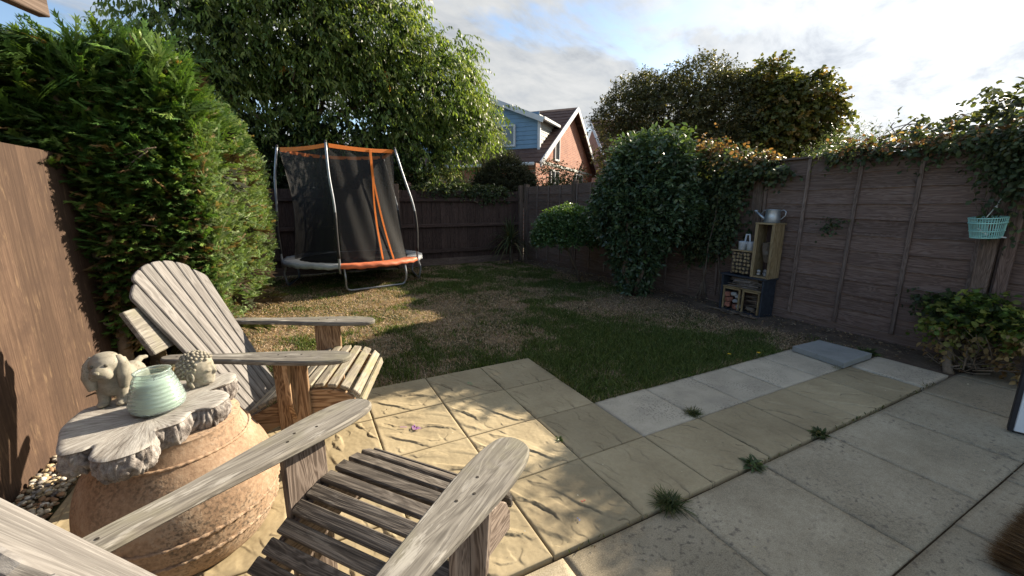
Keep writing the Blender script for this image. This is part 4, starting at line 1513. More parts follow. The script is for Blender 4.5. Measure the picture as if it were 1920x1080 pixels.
for i in range(5):
    p, q = tops[i] * 1.0, tops[(i + 1) % 5] * 1.0
    p = p * np.array([.975, .975, 1])
    q = q * np.array([.975, .975, 1])
    u = vnorm(q - p)
    L = np.linalg.norm(q - p)
    mb = MB()
    n = 12
    tq = np.linspace(0.03, 0.97, n)[:, None]
    mid = p + (q - p) * tq - np.array([0, 0, 1]) * (0.02 * np.sin(tq * math.pi))
    outv = vnorm(np.cross(u, (0, 0, 1)))
    V = []
    for k in range(n):
        V += [mid[k] + np.array([0, 0, .005]) + outv * .006, mid[k] + np.array([0, 0, -.055]) + outv * .006, mid[k] + np.array([0, 0, -.055]) - outv * .006, mid[k] + np.array([0, 0, .005]) - outv * .006]
    F = []
    for k in range(n - 1):
        for j in range(4):
            F.append([k * 4 + j, k * 4 + (j + 1) % 4, (k + 1) * 4 + (j + 1) % 4, (k + 1) * 4 + j])
    F += [[0, 1, 2, 3], [(n - 1) * 4 + j for j in (3, 2, 1, 0)]]
    mb.add(V, F)
    mb.out('orange_rim', M['orange_trim'], tramp)
    # net sheet, drawn in between its fixed edges
    b0 = np.array([math.cos(PA[i]), math.sin(PA[i]), 0]) * (TR - .2) + np.array([0, 0, TZ])
    b1 = np.array([math.cos(PA[(i + 1) % 5]), math.sin(PA[(i + 1) % 5]), 0]) * (TR - .2) + np.array([0, 0, TZ])
    m_ = 22
    V, F = [], []
    for r_ in range(m_):
        f = r_ / (m_ - 1)
        pin = 1 - 0.085 * math.sin(f * math.pi)
        a_ = (b0 + (p + np.array([0, 0, -.03]) - b0) * f)
        c_ = (b1 + (q + np.array([0, 0, -.03]) - b1) * f)
        for s_ in range(m_):
            h = s_ / (m_ - 1)
            w_ = a_ + (c_ - a_) * h
            bow = 1 + (0.18 * (1 - f)) * 4 * h * (1 - h) * 0.45
            wrinkle = 0.006 * math.sin(h * 23 + f * 7 + i)
            V.append([w_[0] * pin * bow + outv[0] * wrinkle, w_[1] * pin * bow + outv[1] * wrinkle, w_[2]])
    for r_ in range(m_ - 1):
        for s_ in range(m_ - 1):
            k = r_ * m_ + s_
            F.append([k, k + 1, k + 1 + m_, k + m_])
    mb = MB()
    mb.add(V, F)
    mb.out('net', M['net'], tramp, smooth=True)
    if i == 1:
        # the zipped doorway: two orange bands splayed to the pad
        W0 = np.array(V).reshape(m_, m_, 3)

        def on_net(h, f):
            a = W0[min(m_ - 1, int(f * (m_ - 1) + .5))]
            x = h * (m_ - 1)
            k = min(m_ - 2, int(x))
            return a[k] + (a[k + 1] - a[k]) * (x - k) + outv * 0.012
        for h0, h1 in ((0.615, 0.56), (0.625, 0.735)):
            pts = [on_net(h0 + (h1 - h0) * (max(0, 0.72 - f) / 0.72) ** 0.8, f) for f in np.linspace(1, 0.02, 22)]
            mb = MB()
            for k in range(21):
                a, b = pts[k], pts[k + 1]
                mb.box((a + b) / 2, (np.linalg.norm(b - a) + .004, 0.032, 0.004), b - a, u, bev=0.001)
            mb.out('zip_band', M['orange_trim'], tramp)
# U-shaped feet
for a0, a1 in ((255, 306), (331, 378), (192, 145), (60, 105)):
    pa, pb = [np.array([math.cos(R(a)), math.sin(R(a)), 0]) * (TR - .03) for a in (a0, a1)]
    o_ = vnorm((pa + pb) / 2)
    P_ = [pa + [0, 0, .40], pa + [0, 0, .33], pa + o_ * .035 + [0, 0, .22], pa + o_ * .01 + [0, 0, .10]]
    u = vnorm(pb - pa)
    P_ += [pa + u * .02 + [0, 0, .045], pa + u * .06 + [0, 0, .018], pa + u * .12 + [0, 0, .016], pb - u * .12 + [0, 0, .016], pb - u * .06 + [0, 0, .018], pb - u * .02 + [0, 0, .045]]
    P_ += [pb + o_ * .01 + [0, 0, .10], pb + o_ * .035 + [0, 0, .22], pb + [0, 0, .33], pb + [0, 0, .40]]
    P_ = np.array(P_)
    tq = np.linspace(0, len(P_) - 1, 60)
    Pq = np.column_stack([np.interp(tq, range(len(P_)), P_[:, k]) for k in range(3)])
    for _ in range(2):
        Pq[1:-1] = (Pq[:-2] + 2 * Pq[1:-1] + Pq[2:]) / 4
    mb = MB()
    mb.tube(Pq, 0.0175, 10)
    mb.out('leg', M['steel'], tramp, smooth=True)

# ---------------------------------------------------------------- foliage
PAL = {
    'cherry': [(4, (0.085, 0.135, 0.034)), (4, (0.145, 0.205, 0.05)), (2, (0.21, 0.26, 0.08)), (0.04, (0.32, 0.15, 0.03))],
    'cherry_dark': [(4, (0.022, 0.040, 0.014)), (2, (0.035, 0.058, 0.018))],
    'laurel': [(4, (0.05, 0.084, 0.044)), (3, (0.072, 0.112, 0.055)), (0.5, (0.075, 0.12, 0.04))],
    'dome': [(4, (0.06, 0.11, 0.038)), (3, (0.08, 0.14, 0.046))],
    'hawthorn': [(4, (0.065, 0.072, 0.036)), (3, (0.10, 0.102, 0.046)), (1, (0.14, 0.12, 0.052))],
    'maple': [(4, (0.085, 0.10, 0.03)), (3, (0.135, 0.135, 0.038)), (1, (0.20, 0.14, 0.045))],
    'ivy': [(4, (0.05, 0.075, 0.038)), (3, (0.074, 0.10, 0.044)), (1, (0.10, 0.11, 0.045))],
    'dead': [(3, (0.23, 0.125, 0.06)), (2, (0.28, 0.19, 0.10)), (2, (0.16, 0.085, 0.045)), (2, (0.07, 0.09, 0.035))],
    'bush': [(4, (0.06, 0.075, 0.034)), (3, (0.095, 0.11, 0.045)), (0.25, (0.16, 0.085, 0.05))],
    'yellow': [(3, (0.22, 0.26, 0.06)), (3, (0.10, 0.17, 0.035)), (1, (0.33, 0.34, 0.10))],
    'conifer': [(4, (0.035, 0.075, 0.017)), (4, (0.055, 0.105, 0.022)), (2, (0.09, 0.135, 0.03)), (0.6, (0.16, 0.10, 0.045))],
}


def add_leaves(name, parent, sets, mat='leaf', kind=None):
    V, F, C = [], [], []
    n = 0
    for (P, D, N, L, W, Cc) in sets:
        v, f, c_ = leaf_arrays(P, D, N, L, W, Cc)
        V.append(v)
        F.append(f + n)
        C.append(c_)
        n += len(v)
    return tri_obj(name, np.concatenate(V), np.concatenate(F), M[mat], parent, np.concatenate(C), kind)


# --- cherry tree behind the trampoline
cherry = thing('cherry_tree', 'large leafy cherry tree with drooping leaves rising behind the trampoline', 'tree', (1.0, 10.2, 0))
mb = MB()
trunk = branch(mb, (0.95, 10.2, -0.1), (0.35, 10.3, 2.6), 0.15, 0.11, 0.05)
forks = [((-0.6, 9.9, 4.5), .085), ((0.9, 10.2, 4.9), .07), ((2.6, 10.1, 4.0), .06), ((-1.6, 9.4, 3.8), .06), ((3.6, 9.9, 3.0), .05), ((1.8, 9.6, 5.6), .05)]
for e, r in forks:
    P_ = branch(mb, trunk[-1 if e[2] > 3.5 else -2], e, r, r * .4, 0.12)
    for _ in range(4):
        s_ = P_[rng.integers(2, 7)]
        branch(mb, s_, s_ + rng.normal(0, .7, 3) + np.array([0, -.1, .3]), r * .35, 0.008, 0.15, 6, 5)
mb.out('trunk', M['trunk_pale'], cherry, world=True, smooth=True)
CB = [(-1.35, 9.8, 4.4, 1.15, 1.0, 1.1), (0.0, 10.0, 4.9, 1.6, 1.3, 1.5), (1.6, 10.0, 5.0, 1.5, 1.3, 1.3), (1.2, 10.0, 3.4, 1.7, 1.0, 1.2), (2.9, 10.0, 4.1, 1.4, 1.1, 1.15), (3.75, 9.95, 3.3, 0.85, 0.8, 0.7),
      (2.5, 10.0, 2.7, 1.15, 0.9, 0.8), (-1.6, 9.7, 3.3, 1.2, 0.9, 1.0), (0.1, 10.2, 6.6, 1.5, 1.2, 1.1), (-0.3, 10.0, 2.7, 1.3, .8, .8)]
P_, d_ = blob_points(CB, 8200, 0.72, 3.0, 0.5, 2.2)
s1 = twig_leaves(P_, d_, 9, 0.40, 0.112, 0.34, PAL['cherry'], 0.6, 0.1, 0.6, 0.85, 0.55, 0.2)
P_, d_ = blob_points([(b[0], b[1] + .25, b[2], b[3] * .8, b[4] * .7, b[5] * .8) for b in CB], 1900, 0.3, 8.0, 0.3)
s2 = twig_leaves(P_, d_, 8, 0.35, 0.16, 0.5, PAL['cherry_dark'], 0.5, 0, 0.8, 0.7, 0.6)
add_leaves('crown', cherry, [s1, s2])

# weeping tree with fine pale leaves showing at the right edge of the cherry
ww = thing('weeping_tree', 'fine pale green weeping tree between the cherry and the blue house', 'tree', (5.1, 11.4, 0))
mb = MB()
tr = branch(mb, (5.1, 11.4, -.1), (4.8, 11.4, 3.2), .09, .05, .04)
mb.out('trunk', M['trunk'], ww, world=True, smooth=True)
P_, d_ = blob_points([(5.0, 11.3, 3.25, .36, .36, .5), (4.6, 11.3, 4.0, .5, .4, .6), (4.1, 11.4, 4.9, .6, .5, .6)], 1500, 0.7, 2.0)
d_[:, 2] = np.abs(d_[:, 2]) * .2
s1 = twig_leaves(P_, d_, 14, 0.55, 0.07, 0.22, [(3, (0.13, 0.17, 0.05)), (2, (0.18, 0.215, 0.07))], 1.3, -0.2, 0.5, 1.2, 0.6)
add_leaves('crown', ww, [s1])

# dark evergreen shrub along the back behind the trampoline
ev = thing('evergreen_shrub', 'dark evergreen shrub filling the corner behind the trampoline net', 'shrub', (0.1, 9.5, 0))
mb = MB()
for _ in range(7):
    branch(mb, (rng.uniform(-.8, 1.2), 9.5, 0), (rng.uniform(-1.2, 1.8), 9.5 + rng.uniform(-.2, .3), 2.2), .035, .01)
mb.out('stems', M['trunk'], ev, world=True)
P_, d_ = blob_points([(-0.9, 9.6, 1.9, 1.0, .5, .95), (0.5, 9.6, 2.0, 1.1, .5, .9), (1.7, 9.7, 1.9, .9, .5, .7)], 3600, 0.6, 4.0)
s1 = twig_leaves(P_, d_, 7, 0.25, 0.10, 0.42, PAL['cherry_dark'], 0.3, 0.2, 0.7, 0.4, 0.5)
add_leaves('foliage', ev, [s1], 'leaf_gloss')

# shrubs beyond the back fence
def shrub(name, label, loc, blobs, n, per, tl, L, Wr, pal, mat='leaf', droop=0.3, up=0.3, hang=0.3, stems=5, shell=.65, lump=.3, cat='shrub', var=.15):
    t = thing(name, label, cat, loc)
    mb = MB()
    for k in range(stems):
        b = blobs[k % len(blobs)]
        branch(mb, (loc[0] + rng.normal(0, .06), loc[1] + rng.normal(0, .06), loc[2] - .05), (b[0] + rng.normal(0, b[3] * .35), b[1] + rng.normal(0, b[4] * .35), b[2] + b[5] * .3), .022, .006, .08, 7, 6)
    mb.out('stems', M['trunk'], t, world=True, smooth=True)
    P_, d_ = blob_points(blobs, n, shell, sum(loc), lump)
    if loc[2] >= 0:
        P_[:, 2] = np.maximum(P_[:, 2], loc[2] + .03)
    s = twig_leaves(P_, d_, per, tl, L, Wr, pal, droop, up, .6, hang, .5, var)
    add_leaves('foliage', t, [s], mat)
    return t


shrub('variegated_shrub', 'pale variegated shrub showing over the back fence right of the trampoline', (3.3, 9.9, 0), [(3.1, 9.9, 1.72, .55, .4, .48), (3.7, 9.9, 1.55, .4, .35, .3)], 1500, 7, .2, .05, .5,
      [(3, (0.36, 0.38, 0.22)), (3, (0.16, 0.22, 0.08)), (1, (0.52, 0.5, 0.36))])
shrub('conifer_shrub', 'dark rounded conifer shrub in front of the blue house', (5.0, 9.85, 0), [(4.85, 9.8, 1.95, .62, .5, .60), (4.35, 9.75, 1.7, .5, .4, .45), (5.35, 9.85, 1.75, .42, .4, .45)], 5200, 9, .15, .055, .4,
      [(3, (0.045, 0.05, 0.028)), (2, (0.065, 0.068, 0.036))], 'needle', 0.1, 0.5, 0.0)
shrub('rose_bush', 'open leafy rose bush below the brick gable beyond the fence corner', (5.9, 9.0, 0), [(5.75, 9.0, 2.05, .34, .3, .36), (6.35, 8.8, 1.95, .28, .25, .26), (6.0, 8.9, 1.75, .5, .3, .25)], 420, 8, .22, .06, .55,
      [(3, (0.045, 0.065, 0.025)), (2, (0.075, 0.095, 0.03)), (.4, (0.2, 0.08, 0.04))], 'leaf', 0.2, 0.5, 0.4, 9)
shrub('overhanging_ivy', 'low ivy spilling over the top of the back fence near its corner', (3.7, 9.0, 1.45), [(3.3, 9.0, 1.66, .7, .13, .13), (4.0, 8.97, 1.62, .55, .13, .14), (2.7, 9.02, 1.68, .5, .1, .1)], 900, 5, .12, .055, .8,
      PAL['ivy'], 'leaf', 0.4, 0.1, 0.5, 3, cat='ivy')
# corner yucca
yu = thing('spiky_cordyline', 'spiky cordyline with arching strap leaves in the far fence corner', 'plant', (4.35, 8.55, 0))
mb = MB()
branch(mb, (4.35, 8.55, -.05), (4.33, 8.53, .55), .05, .04, .02)
mb.out('stem', M['trunk'], yu, world=True, smooth=True)
V, F, C = [], [], []
n_ = 0
for k in range(130):
    a = rng.uniform(0, 2 * math.pi)
    el = R(rng.uniform(5, 88))
    L = rng.uniform(.55, .85)
    d = np.array([math.cos(a) * math.cos(el), math.sin(a) * math.cos(el), math.sin(el)])
    s_ = np.cross(d, (0, 0, 1))
    s_ = vnorm(s_) * 0.013
    z0 = rng.uniform(.35, .6)
    t_ = np.linspace(0, 1, 7)[:, None]
    mid = np.array([4.33, 8.53, z0]) + d * L * t_ - np.array([0, 0, 1]) * (t_ ** 2.2) * L * (0.75 * math.cos(el) + .05)
    mid[:, 2] = np.maximum(mid[:, 2], 0.01)
    w_ = np.array([.6, 1, 1, .9, .7, .4, .05])[:, None]
    V.append(np.concatenate([mid - s_ * w_, mid + s_ * w_]))
    F.append(np.array([[i, i + 7, i + 8, i + 1] for i in range(6)]) + n_)
    C.append(np.repeat(colours(1, [(3, (0.055, 0.075, 0.035)), (2, (0.09, 0.11, 0.05)), (1, (0.16, 0.14, 0.07))], .15), 14, 0))
    n_ += 14
tri_obj('strap_leaves', np.concatenate(V), np.concatenate(F), M['leaf'], yu, np.concatenate(C))

# --- clipped dome shrub on a thin stem
dome = thing('dome_shrub', 'small clipped dome shrub on a thin bare stem by the far fence', 'shrub', (4.33, 6.1, 0))
mb = MB()
branch(mb, (4.45, 5.95, -.03), (4.22, 6.12, .62), .022, .018, .05)
for k in range(7):
    branch(mb, (4.24, 6.1, .55), (4.24 + rng.uniform(-.4, .4), 6.1 + rng.uniform(-.35, .35), .85), .012, .005, .1)
mb.out('stem', M['trunk'], dome, world=True, smooth=True)
n_ = 3300
a = rng.uniform(0, 2 * math.pi, n_)
ph = np.arcsin(rng.uniform(-.12, 1, n_))
d_ = np.column_stack([np.cos(a) * np.cos(ph), np.sin(a) * np.cos(ph), np.sin(ph)])
rr = np.where(rng.random(n_) < .8, rng.uniform(.9, 1, n_), rng.uniform(.4, .95, n_)) * (1 + .08 * n3(d_, 4, 2))
P_ = np.array([4.24, 6.1, .72]) + d_ * np.array([.62, .55, .58]) * rr[:, None]
P_[:, 2] = np.maximum(P_[:, 2], .66 + rng.normal(0, .03, n_))
s1 = twig_leaves(P_, d_, 6, .08, .055, .5, PAL['dome'], .0, .5, .5, -.1, .7)
k_ = (np.repeat(P_[:, 2], 6) > 1.15) & (rng.random(n_ * 6) < .75)
s1[5][k_] = colours(int(k_.sum()), [(3, (0.16, 0.25, 0.05)), (2, (0.11, 0.19, 0.04))], .12)
add_leaves('crown', dome, [s1], 'leaf_gloss')

# --- big laurel
lau = thing('laurel_bush', 'big rounded dark laurel bush narrowing to its stems against the right fence', 'bush', (4.62, 4.75, 0))
mb = MB()
for k in range(9):
    a = rng.uniform(0, 6.28)
    branch(mb, (4.6 + .1 * math.cos(a), 4.75 + .12 * math.sin(a), -.03), (4.45 + .4 * math.cos(a), 4.55 + .5 * math.sin(a), 1.1 + rng.uniform(0, .5)), .03, .01, .06)
mb.out('stems', M['trunk'], lau, world=True, smooth=True)
LB = [(4.47, 4.55, 1.45, .60, .70, .62), (4.47, 4.42, 1.85, .5, .62, .48), (4.6, 4.2, 1.35, .45, .42, .5), (4.5, 4.65, .95, .46, .56, .40), (4.56, 4.72, .62, .36, .40, .34), (4.6, 4.75, .32, .26, .28, .28), (4.62, 4.76, .12, .2, .22, .16), (4.45, 4.85, 1.3, .55, .5, .55)]
P_, d_ = blob_points(LB, 8000, .85, 2.2, .12, 2.4)
P_ = P_[P_[:, 0] < 5.15]
d_ = d_[:len(P_)]
d_ = vnorm(P_ - np.array([4.6, 4.5, 1.3]))
s1 = twig_leaves(P_, d_, 5, .10, .085, .42, PAL['laurel'], .05, .45, .5, .1, .7, .16)
hi = (np.repeat(P_[:, 2], 5) > 2.12) & (rng.random(len(s1[5])) < .45)
s1[5][hi] = colours(int(hi.sum()), [(3, (0.10, 0.15, 0.05)), (1, (0.17, 0.24, 0.06))], .15)
ns = 70
a = rng.uniform(0, 6.28, ns)
Pt = np.array([4.47, 4.45, 1.95]) + np.column_stack([.42 * np.cos(a), .55 * np.sin(a), rng.uniform(-.1, .36, ns) - .1 * np.abs(np.cos(a))])
s2 = twig_leaves(Pt, np.tile([0, 0, 1.0], (ns, 1)) + rng.normal(0, .5, (ns, 3)), 7, .24, .085, .42, [(2, (0.08, 0.13, 0.045)), (1, (0.14, 0.21, 0.06))], .1, .5, .4, .1, .7, .15)
add_leaves('crown', lau, [s1, s2], 'leaf_gloss')

# --- ivy on the right fence
def ivy_sheet(n, fy, fz, fx, size, pal, per=4, tl=.12, hang=.6):
    y_ = fy(n)
    z_ = fz(n, y_)
    x_ = fx(n, z_)
    P = np.column_stack([x_, y_, z_])
    d = np.tile([-.8, 0, .1], (n, 1))
    return twig_leaves(P, d, per, tl, size, .75, pal, .5, .0, .6, hang, .5, .2)


iv = thing('fence_ivy', 'dark ivy climbing the fence between the laurel and the insect shelter', 'ivy', (5.1, 3.75, 0))
mb = MB()
for k in range(5):
    branch(mb, (5.17, rng.uniform(3.6, 4.1), 0), (5.15, rng.uniform(3.35, 4.2), 1.85), .012, .004, .12)
mb.out('stems', M['trunk'], iv, world=True)
s1 = ivy_sheet(1500, lambda n: 3.30 + rng.beta(2.0, 1.4, n) * 0.95, lambda n, y: .75 + np.clip((y - 3.25) * -.25, -.4, 0) + rng.beta(1.6, 1.2, n) * 1.2, lambda n, z: 5.165 - np.abs(rng.normal(0, .075, n)), .055, PAL['ivy'])
s2 = ivy_sheet(1300, lambda n: 4.9 - 1.98 * rng.random(n) ** 1.3, lambda n, y: 1.80 + rng.normal(0, .07, n) * np.clip((y - 2.7) * 1.6, .5, 1.4) + .04 * np.sin(y * 4) + np.clip(y - 3.45, 0, .5) * .4, lambda n, z: 5.2 + rng.normal(0, .13, n), .055, PAL['ivy'])
s3 = ivy_sheet(430, lambda n: rng.uniform(3.1, 4.7, n), lambda n, y: 1.90 + np.abs(rng.normal(0, .07, n)) * np.clip((y - 2.8) * 1.5, .5, 1.3) + np.clip(y - 3.5, 0, .5) * .4, lambda n, z: 5.22 + rng.normal(0, .12, n), .055, PAL['dead'], 4, .16, .1)
add_leaves('foliage', iv, [s1, s2, s3])

iv2 = thing('trailing_ivy', 'ivy and dry creeper trailing along the fence top and hanging above the turquoise basket', 'ivy', (5.2, 1.4, 1.2))
mb = MB()
for k in range(16):
    y_ = rng.uniform(.4, 2.8)
    branch(mb, (5.2, y_, 1.93), (5.2 + rng.normal(0, .06), y_ + rng.normal(0, .4), 1.98 + rng.uniform(0, .1)), .007, .003, .2)
for k in range(8):
    y_ = rng.uniform(.7, 1.35)
    branch(mb, (5.15, y_, 1.95), (5.13, y_ + rng.normal(0, .1), 1.3), .007, .003, .1)
mb.out('stems', M['trunk'], iv2, world=True)
s1 = ivy_sheet(640, lambda n: 0.3 + 2.3 * rng.random(n) ** 1.3, lambda n, y: 1.92 + rng.normal(0, .045, n) + np.where(y < 1.9, rng.uniform(-.12, .10, n), 0), lambda n, z: 5.2 + rng.normal(0, .09, n), .05, PAL['ivy'])
s2 = ivy_sheet(1150, lambda n: .55 + rng.beta(1.5, 1.5, n) * .80, lambda n, y: 1.98 - np.abs(rng.normal(0, .27, n)), lambda n, z: 5.16 - np.abs(rng.normal(0, .06, n)), .048, PAL['ivy'])
s3 = ivy_sheet(200, lambda n: rng.uniform(1.0, 2.5, n), lambda n, y: 1.94 + np.abs(rng.normal(0, .045, n)), lambda n, z: 5.2 + rng.normal(0, .09, n), .045, PAL['dead'] + [(2, (.12, .13, .05))], 4, .12, .2)
add_leaves('foliage', iv2, [s1, s2, s3])
for k, (y_, z_, s_) in enumerate(((2.42, 1.18, 80), (1.55, .52, 110))):
    tw = thing('ivy_sprig', ['small ivy sprig clinging to the middle of the fence boards', 'dark ivy sprig low on the fence left of the tall post'][k], 'ivy', (5.19, y_, z_ - .03))
    s1 = ivy_sheet(s_ // 3, lambda n: y_ + rng.normal(0, .06, n), lambda n, y: z_ + rng.normal(0, .03, n), lambda n, z: 5.175 - np.abs(rng.normal(0, .01, n)), .038, PAL['ivy'])
    add_leaves('foliage', tw, [s1])


# --- trees beyond the right fence
def tree(name, label, loc, top, blobs, n, per, tl, L, Wr, pal, r0=.12, branches=9, droop=.3, hang=.4, up=.25, lump=.35, shell=.6, twiggy=0, var=.18, cat='tree'):
    t = thing(name, label, cat, loc)
    mb = MB()
    tr_ = branch(mb, (loc[0], loc[1], loc[2] - .1), top, r0, r0 * .55, .04)
    for k in range(branches):
        b = blobs[k % len(blobs)]
        s_ = tr_[rng.integers(3, 7)]
        e = np.array(b[:3]) + rng.normal(0, .35, 3) * np.array(b[3:])
        Pb = branch(mb, s_, e, r0 * .38, r0 * .1, .1)
        for _ in range(3):
            q = Pb[rng.integers(2, 7)]
            branch(mb, q, q + vnorm(rng.normal(0, 1, 3) + np.array([0, 0, .5])) * np.array(b[3:]) * .7, r0 * .12, .005, .12, 6, 5)
    for k in range(twiggy):
        P0, d0 = blob_points(blobs, 1, 1, 1.0, 0.1)
        branch(mb, P0[0] - d0[0] * .2, P0[0] + d0[0] * rng.uniform(.05, .35), .006, .002, .1, 5, 4)
    mb.out('trunk', M['trunk'], t, world=True, smooth=True)
    P_, d_ = blob_points(blobs, n, shell, sum(loc) * .37, lump, 2.2)
    s = twig_leaves(P_, d_, per, tl, L, Wr, pal, droop, up, .6, hang, .5, var)
    add_leaves('crown', t, [s])
    return t


tree('hawthorn_tree', 'dark dense hawthorn tree with twiggy outline rising behind the laurel', (12.5, 11.6, 0), (12.4, 11.6, 3.6),
     [(12.35, 11.65, 4.57, 1.67, 1.51, 1.25), (11.21, 12.24, 4.75, 1.09, 0.98, 0.94), (13.38, 11.12, 5.5, 1.21, 1.09, 1.0), (14.7, 10.45, 5.0, .9, .85, .95), (14.10, 10.76, 4.57, 1.21, 1.09, 1.46), (10.94, 12.38, 3.16, 0.94, 0.85, 0.84),
      (13.16, 11.24, 3.16, 1.88, 1.69, 1.25), (11.68, 12.00, 5.35, 0.84, 0.75, 0.62), (10.44, 12.63, 4.38, 0.55, 0.5, 0.5)],
     9500, 8, .36, .09, .62, PAL['hawthorn'], .2, 14, .2, .3, .3, .40, .55, 70)
tree('maple_tree', 'olive and bronze maple tree standing right of the hawthorn beyond the fence', (16.0, 9.8, 0), (16.0, 9.8, 3.6),
     [(15.50, 10.04, 5.6, 0.94, 0.85, 0.72), (16.62, 9.47, 4.95, 1.20, 1.1, 0.95), (17.5, 9.0, 4.38, 0.75, 0.72, 0.9), (15.87, 9.85, 4.38, 1.25, 1.13, 1.25), (15.48, 10.05, 3.16, 1.15, 1.04, 1.05), (17.3, 9.1, 3.26, 0.9, 0.85, 0.7)],
     3300, 7, .34, .155, .85, PAL['maple'], .2, 12, .3, .55, .25, .45, .55, 30)
tree('wispy_shrub', 'small feathery green shrub poking above the fence right of the maple', (8.3, 3.75, 0), (8.3, 3.75, 1.6),
     [(8.3, 3.75, 2.12, .42, .4, .34), (8.05, 3.9, 1.9, .4, .4, .3)], 900, 8, .28, .05, .2, [(3, (0.07, 0.10, 0.04)), (2, (0.11, 0.14, 0.06))], .05, 8, -.1, -.2, 1.0, .35, .6, 0, .15, 'shrub')
tree('leaning_bush', 'dark leafy bush reaching up over the fence above the turquoise basket', (5.95, 1.55, 0), (5.9, 1.6, 1.7),
     [(5.75, 1.35, 2.12, .32, .32, .22), (5.6, 1.75, 2.08, .20, .22, .10), (5.55, 2.02, 2.12, .14, .22, .08), (5.7, 1.3, 1.98, .36, .55, .12), (5.9, 1.0, 2.2, .36, .28, .24), (5.65, 1.45, 2.27, .16, .15, .09)],
     400, 6, .15, .07, .62, PAL['bush'], .045, 12, .2, .5, .3, .3, .6, 12, .18, 'bush')

# --- young shrub with yellowing leaves at the fence foot
vi = thing('yellowing_bush', 'low straggly bush with yellow green and withered brown leaves at the fence foot', 'bush', (4.98, 1.18, 0))
mb = MB()
branch(mb, (4.74, 1.19, -.02), (4.86, 1.24, .22), .035, .02, .05, 7, 9)
for k in range(46):
    a = rng.uniform(0, 6.28)
    branch(mb, (4.9 + rng.normal(0, .08), 1.12 + rng.normal(0, .08), .05), (4.98 + .27 * math.cos(a), 1.08 + .36 * math.sin(a), rng.uniform(.05, .5)), .007, .002, .2, 7, 5)
mb.out('stems', M['trunk_pale'], vi, world=True, smooth=True)
P_, d_ = blob_points([(4.93, 1.16, .46, .24, .30, .13), (4.9, 1.33, .34, .17, .14, .14), (5.0, .95, .40, .2, .24, .14), (4.95, 1.15, .56, .14, .16, .08)], 300, .85, 3.0, .25)
s1 = twig_leaves(P_, d_, 4, .08, .05, .85, PAL['yellow'], .2, .4, .6, .2, .6, .2)
P_, d_ = blob_points([(4.86, 1.28, .22, .12, .14, .16), (4.86, .86, .2, .12, .12, .18), (4.88, 1.1, .36, .16, .2, .1)], 150, .8, 3.0, .25)
s2 = twig_leaves(P_, d_, 4, .09, .045, .7, [(3, (0.34, 0.25, 0.12)), (2, (0.24, 0.15, 0.07)), (1, (0.3, 0.29, 0.12))], .5, .1, .6, .7, .7, .2)
P_, d_ = blob_points([(4.95, 1.2, .48, .22, .28, .14)], 220, .3, 5.0, .25)
s3 = twig_leaves(P_, d_, 4, .08, .05, .8, [(3, (0.05, 0.08, 0.028))], .2, .3, .6, .2, .6, .2)
add_leaves('foliage', vi, [s1, s2, s3])

# ---------------------------------------------------------------- conifer hedge
def spray_template():
    """flat feathery spray along +X, about one unit long"""
    V, F = [], []

    def needle(p, d, L, w, zz):
        s_ = np.array([-d[1], d[0], 0]) * w
        k = len(V)
        p = np.array([*p, zz])
        d3 = np.array([*d, 0])
        V.extend([p - s_, p + d3 * L, p + s_])
        F.append([k, k + 1, k + 2])
    needle((0, 0), (1, 0), 1.0, .022, 0)
    for i, x in enumerate(np.linspace(.06, .92, 8)):
        L = .36 * (1 - .70 * x) * (0.66 + .34 * math.sin(i * 2.1 + 1)) + .10
        for s_ in (-1, 1):
            a = R(28 + 8 * math.sin(i * 3.3 + s_)) * s_
            needle((x, 0), (math.cos(a), math.sin(a)), L, .036, .02 * s_)
            if i % 2 == 0:
                needle((x + .06, .12 * s_ * L), (math.cos(a * .2), math.sin(a * .2)), L * .75, .030, .05 * s_)
    return np.array(V), np.array(F)


SV, SF = spray_template()


def sprays(P, D, N, L, C, curl=0.15):
    n = len(P)
    D = vnorm(D)
    N = vnorm(N - D * np.sum(N * D, 1, keepdims=True))
    S_ = np.cross(N, D)
    k = len(SV)
    x, y, z = SV[:, 0], SV[:, 1], SV[:, 2]
    Lc = L[:, None, None]
    V = P[:, None, :] + Lc * (x[None, :, None] * D[:, None, :] + y[None, :, None] * S_[:, None, :] + (z - curl * x * x - .35 * curl * np.abs(y))[None, :, None] * N[:, None, :])
    F = SF[None] + (np.arange(n) * k)[:, None, None]
    tipf = (0.8 + 0.45 * np.clip(x, 0, 1))[None, :, None]
    Cc = C[:, None, :] * tipf
    return V.reshape(-1, 3), F.reshape(-1, 3), Cc.reshape(-1, 3)


